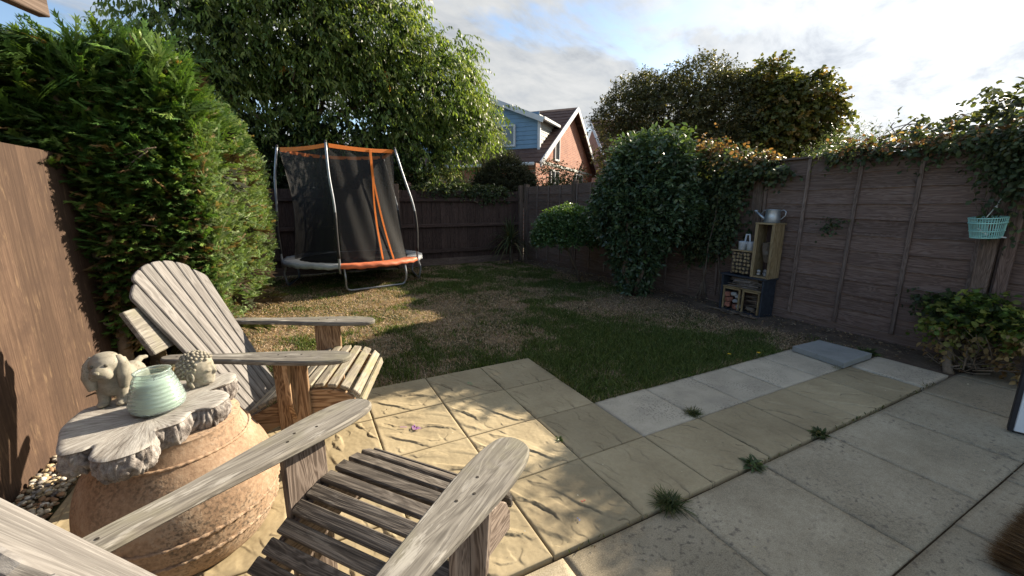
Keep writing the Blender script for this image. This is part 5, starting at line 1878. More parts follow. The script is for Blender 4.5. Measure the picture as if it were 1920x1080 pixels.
def hedge():
    t = thing('conifer_hedge', 'tall feathery green conifer hedge rising over the left fence behind the chair', 'hedge', (-1.0, 4.8, 0))
    mb = MB()
    for (x, y, r) in ((-1.2, 4.35, .06), (-1.0, 4.9, .05), (-1.28, 3.95, .045), (-0.95, 5.8, .05), (-0.9, 6.6, .05)):
        tr_ = branch(mb, (x, y, -.05), (x - .1, y, 2.2), r, r * .6, .03, 7, 9)
        for k in range(16):
            s_ = tr_[rng.integers(0, 5)] + np.array([0, 0, rng.uniform(0, .2)])
            branch(mb, s_, s_ + np.array([rng.uniform(-.4, .45), rng.uniform(-.55, .4), rng.uniform(-.05, .3)]), .012, .004, .08, 5, 5)
    mb.out('trunk', M['trunk_pale'], t, world=True, smooth=True)
    sets = []

    def xr(y, z):                # right hand face, bulging with height and further back
        return -0.78 + np.interp(z, [0, .5, 1.0, 1.5, 2.0, 2.4, 2.8], [0.0, .14, .20, .20, .14, .0, -.35]) + np.clip(y - 4.4, 0, 2.6) * .075

    def yf(x, z):                # front face
        return 3.92 + np.interp(z, [0, .4, 1.0, 1.7, 2.2, 2.7], [.30, .10, .0, -.05, .05, .5]) + np.clip(x + .9, 0, .6) * .35

    # clipped right face
    n = 17000
    y = rng.uniform(4.0, 7.3, n)
    z = .16 + rng.beta(1.15, 1.0, n) * 2.35
    x = xr(y, z) + rng.normal(0, .03, n) + .05 * n3(np.column_stack([y, z, z * 0]), 3.2, 1)
    P = np.column_stack([x, y, z]) - np.array([.07, 0, 0])
    D = vnorm(np.array([.45, -.30, .55]) + rng.normal(0, .5, (n, 3)))
    N = vnorm(np.array([.85, -.10, .40]) + rng.normal(0, .45, (n, 3)))
    C = colours(n, [(4, (0.105, 0.17, 0.055)), (3, (0.155, 0.22, 0.08)), (1.6, (0.22, 0.275, 0.135)), (0.6, (0.24, 0.17, 0.09))], .15)
    sets.append((P, D, N, rng.uniform(.06, .12, n), C))
    # looser front face: layered sprays reaching out towards the patio
    n = 16000
    x = rng.uniform(-2.1, -.68, n)
    z = .25 + rng.random(n) ** .8 * 2.25
    y = yf(x, z) + np.abs(rng.normal(0, .16, n)) + .09 * n3(np.column_stack([x, z, z * 0]), 3.0, 5)
    P = np.column_stack([x, y, z])
    low = np.clip((1.7 - z) / 1.0, 0, 1)
    D = vnorm(np.column_stack([.20 + rng.normal(0, .45, n), -.85 + rng.normal(0, .3, n), .22 + rng.normal(0, .25, n)]))
    N = vnorm(np.array([.35, -.35, .9]) + rng.normal(0, .4, (n, 3)))
    C = colours(n, PAL['conifer'], .25) * 1.6
    dead = (rng.random(n) < .35 * low)
    C[dead] = colours(int(dead.sum()), [(3, (0.10, 0.062, 0.03)), (2, (0.15, 0.10, 0.05))], .2)
    k = (x > -1.34) | (z > 1.62)
    ln = rng.uniform(.07, .19, n)
    sets.append(tuple(q[k] for q in (P, D, N, ln, C)))
    # crown and long plumes over the top
    n = 8500
    x = rng.uniform(-3.0, -.60, n)
    y = rng.uniform(3.9, 6.8, n)
    top = np.interp(x, [-3.4, -2.2, -1.6, -1.35, -1.05, -.75, -.45], [1.65, 1.88, 2.14, 2.42, 2.57, 2.34, 1.92]) + np.clip(y - 4.2, 0, 2) * -.05
    z = top - np.abs(rng.normal(0, .22, n)) + .1 * n3(np.column_stack([x, y, y * 0]), 2.6, 6)
    P = np.column_stack([x, y, z])
    D = vnorm(np.column_stack([.15 + rng.normal(0, .55, n), -.45 + rng.normal(0, .5, n), .75 + rng.normal(0, .3, n)]))
    D = vnorm(D + np.where(x < -1.3, -1.0, .25)[:, None] * np.array([.8, 0, -.1]))
    N = vnorm(np.array([0, -.6, .8]) + rng.normal(0, .45, (n, 3)))
    C = colours(n, [(4, (0.06, 0.12, 0.025)), (4, (0.09, 0.16, 0.032)), (2, (0.13, 0.20, 0.045))], .18)
    sets.append((P, D, N, rng.uniform(.10, .25, n), C))
    # left overhang above the fence
    n = 5000
    x = rng.uniform(-3.0, -1.35, n)
    z = 1.6 + rng.random(n) * np.interp(x, [-3.2, -1.9, -1.35], [.2, .5, .85])
    y = 3.75 + np.abs(rng.normal(0, .3, n)) + np.clip(-1.6 - x, 0, 2) * -.12
    P = np.column_stack([x, y, z])
    D = vnorm(np.column_stack([-.55 + rng.normal(0, .5, n), -.65 + rng.normal(0, .35, n), .12 + rng.normal(0, .22, n)]))
    N = vnorm(np.array([0, -.2, 1.0]) + rng.normal(0, .35, (n, 3)))
    C = colours(n, PAL['conifer'], .18)
    sets.append((P, D, N, rng.uniform(.10, .26, n), C))
    V, F, C, m = [], [], [], 0
    for q in sets:
        v, f, c_ = sprays(*q)
        V.append(v)
        F.append(f + m)
        C.append(c_)
        m += len(v)
    tri_obj('foliage', np.concatenate(V), np.concatenate(F), M['needle'], t, np.concatenate(C))
    # bare brown inner twigs that close the hedge behind its green skin
    n = 7000
    P = np.column_stack([rng.uniform(-2.4, -.75, n), rng.uniform(4.35, 7.0, n), rng.uniform(.15, 2.05, n)])
    D = vnorm(rng.normal(0, 1, (n, 3)))
    V, F, C = sprays(P, D, vnorm(rng.normal(0, 1, (n, 3))), rng.uniform(.25, .5, n), colours(n, [(3, (0.05, 0.034, 0.02)), (2, (0.03, 0.035, 0.015))], .2))
    tri_obj('inner_twigs', V, F, M['needle'], t, C)


hedge()

# ---------------------------------------------------------------- houses beyond the garden
def quad_prism(mb, pts, nrm, th):
    """flat polygon given thickness th against its normal"""
    P = np.array(pts, float)
    n = len(P)
    nrm = vnorm(np.array(nrm, float))
    Q = P - nrm * th
    V = np.concatenate([P, Q])
    F = [list(range(n)), [n + i for i in range(n)][::-1]] + [[i, n + i, n + (i + 1) % n, (i + 1) % n] for i in range(n)]
    u = vnorm(P[1] - P[0])
    w = np.cross(nrm, u)
    G = np.column_stack([(V - P[0]) @ u, (V - P[0]) @ w, (V - P[0]) @ nrm])
    mb.add(V, F, G)


def house_a():
    C0 = np.array([7.63, 13.05, 0.0])
    dg = np.array([.776, .632, 0])
    de = np.array([-.632, .776, 0])
    t = thing('brick_house', 'red brick chalet house with blue boarded dormer beyond the back fence', 'house', (C0[0], C0[1], 0))

    def at(u, v, z):
        return C0 + de * u + dg * v + np.array([0, 0, z])
    W, H, AP, LEN = 8.74, 2.95, 5.42, 9.0
    mb = MB()
    quad_prism(mb, [at(0, 0, 0), at(0, W, 0), at(0, W, H), at(0, W / 2, AP - .1), at(0, 0, H)], -de, .25)
    quad_prism(mb, [at(LEN, 0, 0), at(.26, 0, 0), at(.26, 0, H), at(LEN, 0, H)], -dg, .25)
    wall = mb.out('wall', M['brick'], t, world=True)
    mb = MB()
    mb.box(at(-.012, W / 2, 2.86), (W - .1, .10, .03), dg, (0, 0, 1))
    mb.out('string_course', M['cream_clad'], wall, world=False)
    bpy.context.view_layer.update()
    wall.children[0].location = (-C0[0], -C0[1], 0)
    # roof: rows of tiles on both slopes
    sl = math.atan2(AP - H, W / 2)
    rows = 15
    for side in (0, 1):
        mb = MB()
        for r in range(rows):
            f0, f1 = r / rows, (r + 1.12) / rows
            def pt(u, f, lift):
                v = -.38 + (W / 2 + .38) * f
                z = H - .20 + (AP - H + .22) * f
                if side:
                    v = W - v
                return at(u, v, z + lift)
            mb.add([pt(-.28, f0, .05), pt(LEN, f0, .05), pt(LEN, min(1, f1), .02), pt(-.28, min(1, f1), .02), pt(-.28, f0, .0), pt(LEN, f0, .0)], [[0, 1, 2, 3], [0, 4, 5, 1], [0, 3, 4], [1, 5, 2]])
        mb.out('roof', M['roof_tile'], t, world=True)
    # bargeboards
    for side in (0, 1):
        mb = MB()
        v0, v1 = (-.40, W / 2) if not side else (W + .40, W / 2)
        a, b = at(-.31, v0, H - .27), at(-.31, v1, AP - .03)
        mb.box((a + b) / 2, (np.linalg.norm(b - a), .20, .035), b - a, (0, 0, 1))
        mb.out('bargeboard', M['white_trim'], t, world=True)
    mb = MB()
    mb.box(at(LEN / 2 - .1, -.42, H - .23), (LEN, .11, .11), de, (0, 0, 1), bev=.03)
    mb.out('gutter', M['white_trim'], t, world=True)

    def window(parent_name, centre, across, w, h, nrm, mull=1):
        mb = MB()
        for s_ in (-1, 1):
            mb.box(centre + across * s_ * (w / 2), (h, .07, .06), (0, 0, 1), across)
            mb.box(centre + np.array([0, 0, s_ * h / 2]), (w + .07, .07, .062), across, (0, 0, 1))
        for k in range(mull):
            mb.box(centre + across * w * ((k + 1) / (mull + 1) - .5), (h, .05, .05), (0, 0, 1), across)
        f = mb.out('window', M['white_trim'], t, world=True)
        mb = MB()
        mb.box(centre - nrm * .012, (w, h, .015), across, (0, 0, 1))
        p_ = mb.out('pane', M['dark_interior'], f)
        p_.location = (-C0[0], -C0[1], 0)
    window('w', at(-.03, 2.35, 3.55), dg, .55, .95, -de, 0)
    window('w', at(-.03, 2.1, 2.2), dg, 1.0, .9, -de, 1)
    window('w', at(-.03, 5.9, 2.2), dg, 1.2, 1.0, -de, 1)
    # dormer: blue boarded front, cream cheek, tiled pitched roof
    u0, u1, v0 = .12, 5.4, .62
    zb, ze, za = 3.22, 4.48, 5.5
    um = (u0 + u1) / 2
    mb = MB()
    quad_prism(mb, [at(u1, v0 + .02, zb - .2), at(u0, v0 + .02, zb - .2), at(u0, v0 + .02, ze), at(um, v0 + .02, za - .1), at(u1, v0 + .02, ze)], -dg, .2)
    mb.out('dormer_wall', M['blue_clad'], t, world=True)
    nb = 14
    for k in range(nb):
        z = zb + (za - zb - .12) * k / nb
        hgt = (za - zb) / nb
        f = 1.0 if z < ze - .02 else max(.03, 1 - (z + hgt - ze) / (za - ze))
        half = (u1 - u0) / 2 * f
        mb = MB()
        mb.box(at(um, v0, z + hgt / 2), (2 * half, hgt + .02, .022), de, np.array([0, 0, 1]) + dg * .13, bev=.004)
        mb.out('cladding_board', M['blue_clad'], t, world=True)
    # cheek facing the gable side
    nbk = 9
    for k in range(nbk):
        z0 = zb + .05 + (ze - zb) * k / nbk
        hgt = (ze - zb) / nbk
        vend = (z0 - H + .22) / ((AP - H + .22) / (W / 2 + .38)) - .38
        vend = max(v0 + .1, vend)
        mb = MB()
        mb.box((at(u0, v0, z0 + hgt / 2) + at(u0, vend, z0 + hgt / 2)) / 2, (vend - v0, hgt + .015, .03), dg, np.array([0, 0, 1]) + de * .12, bev=.004)
        mb.out('cheek_board', M['cream_clad'], t, world=True)
    mb = MB()
    mb.box(at(u0 - .01, v0 - .01, (zb + ze) / 2), (ze - zb, .10, .10), (0, 0, 1), de)
    mb.out('corner_trim', M['white_trim'], t, world=True)
    for s_, ue in ((0, u0 - .25), (1, u1 + .25)):
        mb = MB()
        a0, a1 = at(ue, v0 - .25, ze - .10), at(um, v0 - .25, za + .05)
        b0_, b1_ = at(ue, 3.3, ze - .10), at(um, 4.4, za + .05)
        nn = np.cross(a1 - a0, b0_ - a0)
        nn = nn if nn[2] > 0 else -nn
        quad_prism(mb, [a0, a1, b1_, b0_], nn, .06)
        mb.out('dormer_roof', M['roof_tile'], t, world=True)
        mb = MB()
        mb.box((a0 + a1) / 2 - np.array([0, 0, .10]), (np.linalg.norm(a1 - a0), .18, .035), a1 - a0, (0, 0, 1))
        mb.out('dormer_bargeboard', M['white_trim'], t, world=True)
        mb = MB()
        q0, q1 = at(ue, v0 - .25, ze - .14), at(ue, 2.3, ze - .14)
        mb.box((q0 + q1) / 2, (np.linalg.norm(q1 - q0), .12, .09), q1 - q0, (0, 0, 1), bev=.02)
        mb.out('dormer_gutter', M['white_trim'], t, world=True)
    window('w', at(1.55, v0 - .05, 3.85), de, .95, .72, -dg, 1)


house_a()


def house_b():
    """neighbour glimpsed through the hawthorn"""
    C0 = np.array([14.3, 17.0, 0.0])
    a = np.array([.93, -.37, 0])
    b = np.array([.37, .93, 0])
    t = thing('tiled_house', 'dark tiled house half hidden behind the hawthorn tree', 'house', (C0[0], C0[1], 0))
    L, D, H, AP = 9.0, 6.0, 3.6, 6.0
    mb = MB()
    quad_prism(mb, [C0, C0 + a * L, C0 + a * L + [0, 0, H], C0 + [0, 0, H]], -b, .25)
    quad_prism(mb, [C0 + b * D, C0 + b * .26, C0 + b * .26 + [0, 0, H], C0 + b * D / 2 + [0, 0, AP - .1], C0 + b * D + [0, 0, H]], -a, .25)
    mb.out('wall', M['brick'], t, world=True)
    mb = MB()
    rows = 14
    for r in range(rows):
        f0, f1 = r / rows, min(1, (r + 1.1) / rows)
        p = lambda u, f, l: C0 + a * u + b * (-.4 + (D / 2 + .4) * f) + np.array([0, 0, H - .2 + (AP - H + .2) * f + l])
        mb.add([p(-.3, f0, .06), p(L, f0, .06), p(L, f1, .02), p(-.3, f1, .02), p(-.3, f0, 0), p(L, f0, 0)], [[0, 1, 2, 3], [0, 4, 5, 1], [0, 3, 4], [1, 5, 2]])
    mb.out('roof', M['roof_tile'], t, world=True)
    mb = MB()
    mb.box(C0 + a * L / 2 - b * .43 + [0, 0, H - .2], (L, .12, .11), a, (0, 0, 1), bev=.03)
    mb.out('gutter', M['white_trim'], t, world=True)
    mb = MB()
    q0, q1 = C0 - a * .33 - b * .4 + [0, 0, H - .2], C0 - a * .33 + b * D / 2 + [0, 0, AP]
    mb.box((q0 + q1) / 2, (np.linalg.norm(q1 - q0), .2, .04), q1 - q0, (0, 0, 1))
    mb.out('bargeboard', M['white_trim'], t, world=True)


house_b()

# ---------------------------------------------------------------- insect shelter by the fence
BH = thing('insect_shelter', 'stacked wooden insect shelter of open boxes leaning against the right fence', 'insect shelter', (5.04, 3.2, 0))


def panel(name, c, size, mat='crate', ax=(1, 0, 0), ay=(0, 1, 0), parent=None):
    mb = MB()
    mb.box(c, size, ax, ay, bev=.003)
    return mb.out(name, M[mat], parent or BH, world=True)


for y_ in (2.935, 3.475):
    panel('side_panel', (5.045, y_, .235), (.47, .25, .022), 'navy_paint', (0, 0, 1), (1, 0, 0))
panel('top_board', (5.045, 3.205, .481), (.60, .27, .022), 'navy_paint', (0, 1, 0), (1, 0, 0))
panel('base_board', (5.045, 3.205, .015), (.53, .24, .02), 'navy_paint', (0, 1, 0), (1, 0, 0))
panel('back_panel', (5.165, 3.205, .235), (.55, .45, .012), 'fence_back', (0, 1, 0), (0, 0, 1))
panel('shelf', (5.04, 3.205, .322), (.51, .23, .016), 'crate', (0, 1, 0), (1, 0, 0))
for (ya, yb) in ((2.96, 3.19), (3.215, 3.455)):
    for y_ in (ya + .012, yb - .012):
        panel('crate_post', (4.94, y_, .168), (.285, .022, .022), 'crate', (0, 0, 1), (0, 1, 0))
    panel('crate_rail', (4.94, (ya + yb) / 2, .301), (yb - ya - .05, .022, .018), 'crate', (0, 1, 0), (0, 0, 1))
# tall upper box
for y_ in (2.905, 3.105):
    panel('side_panel', (5.05, y_, .817), (.648, .20, .020), 'crate', (0, 0, 1), (1, 0, 0))
    panel('face_frame', (4.945, y_, .817), (.648, .035, .018), 'crate', (0, 0, 1), (0, 1, 0))
panel('top_board', (5.045, 3.005, 1.153), (.245, .225, .022), 'crate', (0, 1, 0), (1, 0, 0))
panel('base_board', (5.045, 3.005, .503), (.178, .20, .020), 'crate', (0, 1, 0), (1, 0, 0))
panel('back_panel', (5.145, 3.005, .817), (.63, .18, .01), 'fence_back', (0, 0, 1), (0, 1, 0))
# small side box for logs
panel('side_panel', (5.05, 3.39, .645), (.29, .19, .018), 'fence_post', (0, 0, 1), (1, 0, 0))
panel('side_panel', (5.05, 3.132, .645), (.29, .19, .018), 'fence_post', (0, 0, 1), (1, 0, 0))
panel('top_board', (5.045, 3.255, .802), (.31, .215, .018), 'crate', (0, 1, 0), (1, 0, 0))
panel('back_panel', (5.145, 3.26, .645), (.24, .28, .01), 'fence_back', (0, 1, 0), (0, 0, 1))


def log(c, r, L, label, group, d=(1, 0, 0), cut=True, name='log'):
    t = thing(name, label, 'log' if name == 'log' else 'stick', c, 0, group)
    d = vnorm(np.array(d, float))
    mb = MB()
    k = 6
    pts = [d * L * (i / (k - 1) - .5) + rng.normal(0, r * .12, 3) for i in range(k)]
    mb.tube(pts, r * (1 + rng.normal(0, .06, k)), 9)
    mb.out('bark', M['trunk'], t, smooth=False)
    if cut:
        mb = MB()
        s_ = -1 if d[2] < .5 else 1
        e = pts[-1] if s_ > 0 else pts[0]
        mb.tube([e, e + d * s_ * .002], r * .82, 9)
        mb.out('cut_end', M['crate'], t)
    return t


k = 0
for z_ in (.535, .582, .629, .676, .72, .762):
    for y_ in np.arange(3.165, 3.37, .047):
        r_ = rng.uniform(.016, .024)
        log((5.03 + rng.uniform(-.015, .01), y_ + rng.normal(0, .003), z_), r_, .18, 'short cut log end in the small upper box of the insect shelter', 'logs in the small upper box')
t = log((5.04, 3.005, .80), .045, .22, 'thick log leaning in the tall box of the insect shelter', None, (-.15, .12, 1))
for k in range(9):
    t = thing('stone', 'white pebble heaped at the bottom of the tall box', 'stone', (4.985 + rng.uniform(-.02, .09), 2.955 + (k % 4) * .032, .535 + .034 * (k // 4)), 0, 'white pebbles in the tall box')
    mb = MB()
    mb.ball((0, 0, 0), (rng.uniform(.02, .028), rng.uniform(.02, .026), rng.uniform(.016, .021)), 9, .06)
    mb.out('pebble', M['stone'], t, smooth=True)
tw = thing('twig_bundle', 'layer of split bark and dead twigs under the shelter top', 'twigs', (5.03, 3.2, .335))
for k in range(46):
    mb = MB()
    c_ = np.array([5.0 + rng.uniform(-.06, .08), 3.2 + rng.uniform(-.16, .16), .340 + .12 * (k / 46)])
    d = vnorm(np.array([rng.normal(0, .35), 1, rng.normal(0, .06)]))
    L = rng.uniform(.14, .32)
    L = min(L, 2 * (0.245 - abs(c_[1] - 3.2)))
    if k % 3:
        mb.tube([c_ - d * L / 2, c_ + rng.normal(0, .006, 3), c_ + d * L / 2], rng.uniform(.004, .009), 6)
    else:
        mb.box(c_, (L, rng.uniform(.03, .05), .006), d, np.array([1, 0, rng.normal(0, .5)]))
    mb.out('twig', M['stick'], tw, world=True)
for k, (y_, z_, a_) in enumerate(((3.405, .075, .3), (3.40, .145, -.4), (3.30, .06, .9), (3.41, .215, .2))):
    t = thing('brick_fragment', ['lowest of the broken red bricks stacked at the left of the lower left crate', 'second broken red brick up in the lower left crate', 'broken red brick lying alone at the crate floor middle', 'topmost broken red brick in the lower left crate'][k], 'brick', (4.99, y_, z_), a_, 'broken bricks in the lower left crate')
    mb = MB()
    mb.plank([(-.04, -.03), (.035, -.034), (.05, .01), (.02, .034), (-.045, .028)], .06, (0, 0, 0), bev=.006)
    mb.out('fragment', M['red_brick'], t)
for k, (y_, z_) in enumerate(((3.30, .135), (3.27, .20), (3.33, .225), (3.255, .07))):
    t = thing('stone', ['grey stone resting between the bricks of the lower left crate', 'grey stone near the right post of the lower left crate', 'topmost grey stone in the lower left crate', 'lowest grey stone at the right of the lower left crate'][k], 'stone', (4.985, y_, z_), 0, 'grey stones in the lower left crate')
    mb = MB()
    mb.ball((0, 0, 0), (.036, .042, .028), 10, .08)
    mb.out('rock', M['stone'], t, smooth=True)
for k in range(9):
    log((5.0 + rng.uniform(-.02, .05), 3.075 + rng.normal(0, .02), .055 + k * .024), rng.uniform(.010, .020), rng.uniform(.14, .2), 'dead branch piece in the lower right crate of the shelter', 'branches in the lower right crate',
        (rng.normal(0, .25), 1, rng.normal(0, .35)), False, 'stick')
for k in range(7):
    log((4.80 + rng.uniform(-.05, .08), 3.0 + rng.uniform(-.1, .45), .02), rng.uniform(.008, .014), rng.uniform(.15, .3), 'dead stick fallen on the soil before the shelter', 'sticks lying before the shelter',
        (rng.normal(0, .3), 1, rng.normal(0, .06)), False, 'stick')

# watering can (spout towards the far end of the garden)
wc = thing('watering_can', 'galvanised steel watering can on top of the tall insect shelter box', 'watering can', (5.05, 3.0, 1.165))
mb = MB()
mb.lathe([(.0, .0), (.082, .0), (.086, .006), (.080, .075), (.075, .150), (.078, .156), (.074, .152), (.074, .02), (.0, .01)], 28)
mb.out('can_body', M['galv'], wc, smooth=True)
mb = MB()
mb.tube([(-.01, .075, .035), (-.015, .13, .075), (-.02, .19, .125)], [.019, .015, .011], 10)
mb.lathe([(.012, 0), (.024, .028), (.0, .032)], 14, (-.02, .195, .115))
mb.out('spout', M['galv'], wc, smooth=True)
mb = MB()
mb.tube([(0, .05, .145), (-.008, .10, .145), (-.013, .135, .10)], .005, 6)
mb.out('spout_brace', M['galv'], wc, smooth=True)
mb = MB()
mb.tube([(0, -.075, .135), (0, -.12, .150), (0, -.150, .130), (0, -.145, .085), (0, -.105, .045), (0, -.08, .035)], .005, 8)
mb.out('handle', M['galv'], wc, smooth=True)

wp = thing('double_planter', 'white enamel pair of little pots with a raised carrying handle on the shelter ledge', 'planter', (5.03, 3.265, .811))
for s_ in (-1, 1):
    mb = MB()
    mb.lathe([(.0, .0), (.046, .0), (.050, .10), (.053, .104), (.049, .103), (.044, .02), (.0, .015)], 22, (0, .054 * s_, 0))
    mb.out('pot', M['white_enamel'], wp, smooth=True)
mb = MB()
mb.box((0, 0, .088), (.20, .022, .028), (0, 1, 0), (1, 0, 0))
for s_ in (-1, 1):
    mb.box((0, .028 * s_ - .005, .145), (.10, .018, .012), (0, -.12 * s_, 1), (0, 1, 0))
mb.box((0, -.005, .193), (.058, .018, .014), (0, 1, 0), (1, 0, 0))
mb.out('handle', M['white_enamel'], wp)

# hanging basket
bk = thing('hanging_basket', 'pale turquoise slatted plastic basket hanging on the fence post', 'basket', (5.045, 1.235, 1.115), 0)
bk.rotation_euler = (R(-3), R(-4), 0)
mb = MB()
for z_, r_ in ((.166, .112), (.125, .108), (.06, .099), (.006, .090)):
    mb.tube(ring(r_, z_, 40), .0042 if z_ not in (.125,) else .0055, 6, closed=True)
rim = mb.out('rings', M['turquoise'], bk, smooth=True)
for k in range(44):
    a = 2 * math.pi * k / 44
    mb = MB()
    p0, p1 = np.array([.090 * math.cos(a), .090 * math.sin(a), .004]), np.array([.112 * math.cos(a), .112 * math.sin(a), .166])
    mb.box((p0 + p1) / 2, (np.linalg.norm(p1 - p0), .0055, .003), p1 - p0, (-math.sin(a), math.cos(a), 0), bev=.0008)
    mb.out('slat', M['turquoise'], bk)
mb = MB()
mb.lathe([(.0, .0), (.09, .0), (.09, .006), (.0, .006)], 32)
mb.out('base', M['turquoise'], bk)
mb = MB()
mb.tube([(0, .01, .166), (.03, -.005, .21), (.07, -.022, .26), (.11, -.035, .325)], .0035, 6)
mb.ball((.06, -.02, .245), .010, 8)
mb.out('hanger', M['rope'], bk, smooth=True)
mb = MB()
mb.tube([(-.06, .04, .085), (-.088, .0, .06), (-.085, -.03, .03)], .006, 6)
mb.tube([(-.02, -.085, .01), (-.01, -.115, .004)], .006, 6)
mb.out('clothes_peg', M['rope'], bk)
pp = thing('timber_upright', 'broad plain brown timber upright fixed to the fence below the basket', 'post', (5.165, 1.235, 0))
mb = MB()
mb.box((5.150, 1.235, .62), (1.24, .105, .03), (0, 0, 1), (0, 1, 0))
mb.out('plank', M['fence_post'], pp, world=True)
mb = MB()
mb.box((5.155, 1.115, .95), (1.88, .075, .03), (0, 0, 1), (0, 1, 0))
mb.out('edging', M['fence_right'], pp, world=True)

# ---------------------------------------------------------------- white panel and broom at the right edge
wpn = thing('white_panel', 'tall white door panel with a black edge standing at the right side of the patio', 'door panel', (3.86, .61, 0))
d = vnorm(np.array([.021, -.065, 0]))
mb = MB()
c0 = np.array([3.838, .655, 0])
mb.box(c0 + d * .32 + np.array([0, 0, .98]), (1.94, .60, .045), (0, 0, 1), d, bev=.004)
mb.out('leaf_panel', M['white_upvc'], wpn, world=True)
mb = MB()
mb.box(c0 + d * .008 + np.array([0, 0, .98]), (1.95, .022, .052), (0, 0, 1), d)
mb.out('edge_strip', M['black_edge'], wpn, world=True)
mb = MB()
mb.box(c0 + d * .32 + np.array([0, 0, .006]), (.60, .05, .012), d, (0, 0, 1))
mb.out('bottom_seal', M['black_edge'], wpn, world=True)

br = thing('coir_broom', 'brown coir broom lying on the paving at the bottom right corner', 'broom', (2.56, .13, 0))
mb = MB()
o_ = np.array([2.56, .13, .05])
hx, hy = np.array([1.0, 0.02, 0]), np.array([-0.02, 1.0, 0])
mb.box(o_, (.50, .075, .06), hx, hy, bev=.012)
mb.out('broom_head', M['fence_post'], br, world=True)
V, F, C = [], [], []
n_ = 0
for k in range(5200):
    s_ = rng.uniform(-.245, .245)
    q = rng.uniform(-.026, .026)
    p = o_ + hx * s_ + np.array([0, .03, q])
    e = o_ + hx * (s_ * 1.10 + rng.normal(0, .012)) + np.array([0, .235 + rng.normal(0, .012), q * 1.5 + rng.normal(0, .008) - .006])
    e[2] = max(e[2], .004)
    m_ = (p + e) / 2 + rng.normal(0, .005, 3)
    w_ = vnorm(np.cross(e - p, rng.normal(0, 1, 3))) * .0012
    V.append(np.array([p - w_, p + w_, m_ + w_, e, m_ - w_]))
    F.append(np.array([[0, 1, 2], [0, 2, 4], [2, 3, 4]]) + n_)
    n_ += 5
cc = colours(5200, [(3, (0.12, 0.065, 0.03)), (2, (0.2, 0.12, 0.055)), (1, (0.06, 0.032, 0.016))], .2)
o = tri_obj('bristles', np.concatenate(V), np.concatenate(F), M['grass'], br, np.repeat(cc, 5, 0), 'stuff')
mb = MB()
mb.tube([o_ + [0, -.03, .0], o_ + [.12, -.9, .02]], .013, 10)
mb.out('handle', M['beam'], br, world=True)

# ---------------------------------------------------------------- weeds, dandelions, chalk
def weed(label, x, y, r, n, broad, pal):
    t = thing('weed', label, 'weed', (x, y, 0))
    a = rng.uniform(0, 6.28, n)
    el = np.arcsin(rng.uniform(.08, .95, n))
    D = np.column_stack([np.cos(a) * np.cos(el), np.sin(a) * np.cos(el), np.sin(el)])
    P = np.tile([x, y, .0], (n, 1)) + np.column_stack([rng.normal(0, r * .22, n), rng.normal(0, r * .22, n), np.zeros(n)])
    L = r * rng.uniform(.55, 1.1, n)
    N = np.tile([0, 0, 1.0], (n, 1)) + rng.normal(0, .3, (n, 3))
    v, f, c_ = leaf_arrays(P, D, N, L, L * (.32 if broad else .05), colours(n, pal, .18), .1, .35)
    v[:, 2] = np.maximum(v[:, 2], .003)
    tri_obj('blades', v, f, M['leaf'], t, c_)


gp = [(3, (0.05, 0.075, 0.025)), (2, (0.085, 0.11, 0.035)), (.6, (0.2, 0.18, 0.08))]
weed('biggest grass tuft in the joint between buff and stained slabs', 1.43, 1.155, .088, 330, False, gp)
weed('grass tuft growing on the corner of the pale pavers', 2.24, 1.69, .064, 240, False, gp)
weed('pale leafy weed in the middle of the long dark paving joint', 2.07, 1.16, .062, 46, True, [(3, (0.09, 0.13, 0.06)), (1, (0.14, 0.17, 0.09))])
weed('small ragged weed at the far part of the long dark paving joint', 2.72, 1.16, .056, 60, True, gp)
weed('tiny clover weed in a joint of the sunlit buff slabs', 1.27, 1.85, .032, 22, True, [(3, (0.06, 0.11, 0.025))])
weed('small weed where the raised grey slab meets the pavers', 3.98, 1.66, .05, 40, False, gp)
weed('little weed at the end of the dark joint by the straggly bush', 4.2, 1.165, .045, 30, False, gp)
weed('leafy weed in the soil beside the raised grey slab', 4.66, 1.72, .09, 50, True, gp)


def joint_growth():
    n = 520
    x = rng.uniform(.8, 4.5, n)
    clump = n3(np.column_stack([x, x * 0, x * 0]), 3.0, 4)
    k = rng.random(n) < np.clip(.25 + clump * 1.6, 0, 1)
    x = x[k]
    n = len(x)
    P = np.column_stack([x, 1.157 + rng.normal(0, .006, n), np.full(n, -.012)])
    D = vnorm(np.column_stack([rng.normal(0, .6, n), rng.normal(0, .6, n), np.ones(n)]))
    L = rng.uniform(.012, .032, n)
    V1 = leaf_arrays(P, D, rng.normal(0, 1, (n, 3)), L, L * .22, colours(n, [(3, (.07, .095, .03)), (2, (.13, .12, .06)), (1, (.2, .15, .08))], .2))
    m = 420
    P = np.column_stack([rng.uniform(-.6, 4.6, m), rng.uniform(-.6, 3.0, m), np.full(m, .009)])
    P = P[(P[:, 1] < 1.65) | (P[:, 0] < 1.7)]
    m = len(P)
    D = vnorm(rng.normal(0, 1, (m, 3)) * np.array([1, 1, .12]))
    L = rng.uniform(.004, .016, m)
    V2 = leaf_arrays(P, D, np.tile([0, 0, 1.0], (m, 1)), L, L * rng.uniform(.2, .7, m), colours(m, [(3, (.32, .27, .2)), (2, (.14, .09, .05)), (1, (.55, .53, .48))], .2))
    n1 = len(V1[0])
    tri_obj('joint_debris', np.concatenate([V1[0], V2[0]]), np.concatenate([V1[1], V2[1] + n1]), M['leaf'], cols=np.concatenate([V1[2], V2[2]]), kind='stuff')


joint_growth()


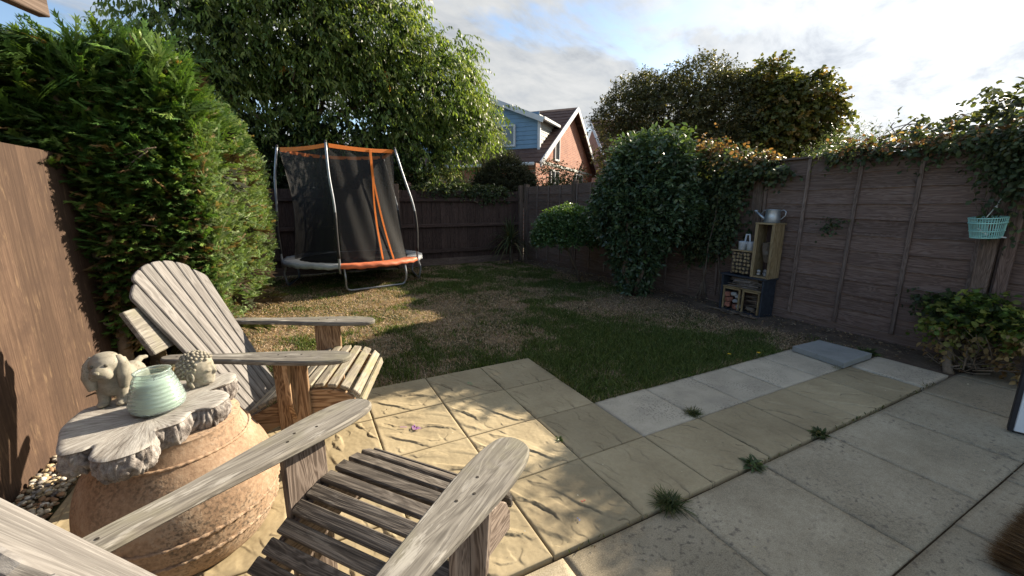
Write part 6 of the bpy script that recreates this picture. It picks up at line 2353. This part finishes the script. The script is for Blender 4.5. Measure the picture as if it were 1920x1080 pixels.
def dandelion(label, x, y):
    t = thing('dandelion', label, 'flower', (x, y, 0))
    mb = MB()
    mb.tube([(0, 0, -.02), (.004, 0, .05)], .0025, 6)
    mb.out('stem', M['turq_stem'], t)
    a = np.linspace(0, 6.28, 26)
    D = np.column_stack([np.cos(a), np.sin(a), np.full(26, .35)])
    P = np.tile([x + .004, y, .052], (26, 1))
    v, f, c_ = leaf_arrays(P, D, np.tile([0, 0, 1.0], (26, 1)), .018, .007, np.tile([.75, .52, .02], (26, 1)))
    tri_obj('petals', v, f, M['leaf'], t, c_)


M['turq_stem'] = plain('green_stem', (0.09, 0.14, 0.04), .6)
dandelion('yellow dandelion standing in the grass off the pale pavers', 3.35, 2.22)
dandelion('yellow dandelion at the very edge of the pale pavers', 3.62, 2.12)


def chalk(label, x, y, col, n, r, name):
    mat = plain(name, col, .9, 0, .1, 60)
    mb = MB()
    for k in range(n):
        a = rng.uniform(0, 6.28)
        c_ = np.array([x + rng.normal(0, r * .45), y + rng.normal(0, r * .45), .0072])
        mb.box(c_, (rng.uniform(.3, .9) * r, rng.uniform(.004, .010), .0012), (math.cos(a), math.sin(a), 0), (-math.sin(a), math.cos(a), 0), bev=.0003)
    tag(mb.out('chalk_mark', mat), label, 'chalk mark', None)


chalk('purple chalk scribble on a sunlit buff slab', .52, 2.38, (.36, .17, .42), 7, .05, 'purple_chalk')
chalk('faint green chalk dabs on a buff slab near the lawn', 1.06, 2.83, (.16, .38, .20), 4, .03, 'green_chalk')
chalk('small red chalk dab on a buff slab by the dark joint', 1.08, 1.36, (.55, .12, .10), 2, .016, 'red_chalk')
chalk('small blue chalk dab on a buff slab near the red one', .98, 1.27, (.2, .25, .5), 2, .013, 'blue_chalk')

# timber beam end showing over the hedge, carried on a tall post left of the view
bm = thing('pergola_beam', 'sawn timber pergola rafter whose end pokes out above the hedge top', 'beam', (-1.93, -0.2, 0))
be, bs_ = np.array([-0.885, 2.62, 2.215]), np.array([-1.96, -0.18, 2.215])
mb = MB()
mb.box((be + bs_) / 2, (np.linalg.norm(be - bs_), .095, .048), be - bs_, (0, 0, 1), bev=.004)
mb.out('beam', M['fence_post'], bm, world=True)
mb = MB()
mb.box((-1.93, -0.10, 1.08), (2.17, .10, .10), (0, 0, 1), (1, 0, 0), bev=.005)
mb.out('post', M['beam'], bm, world=True)
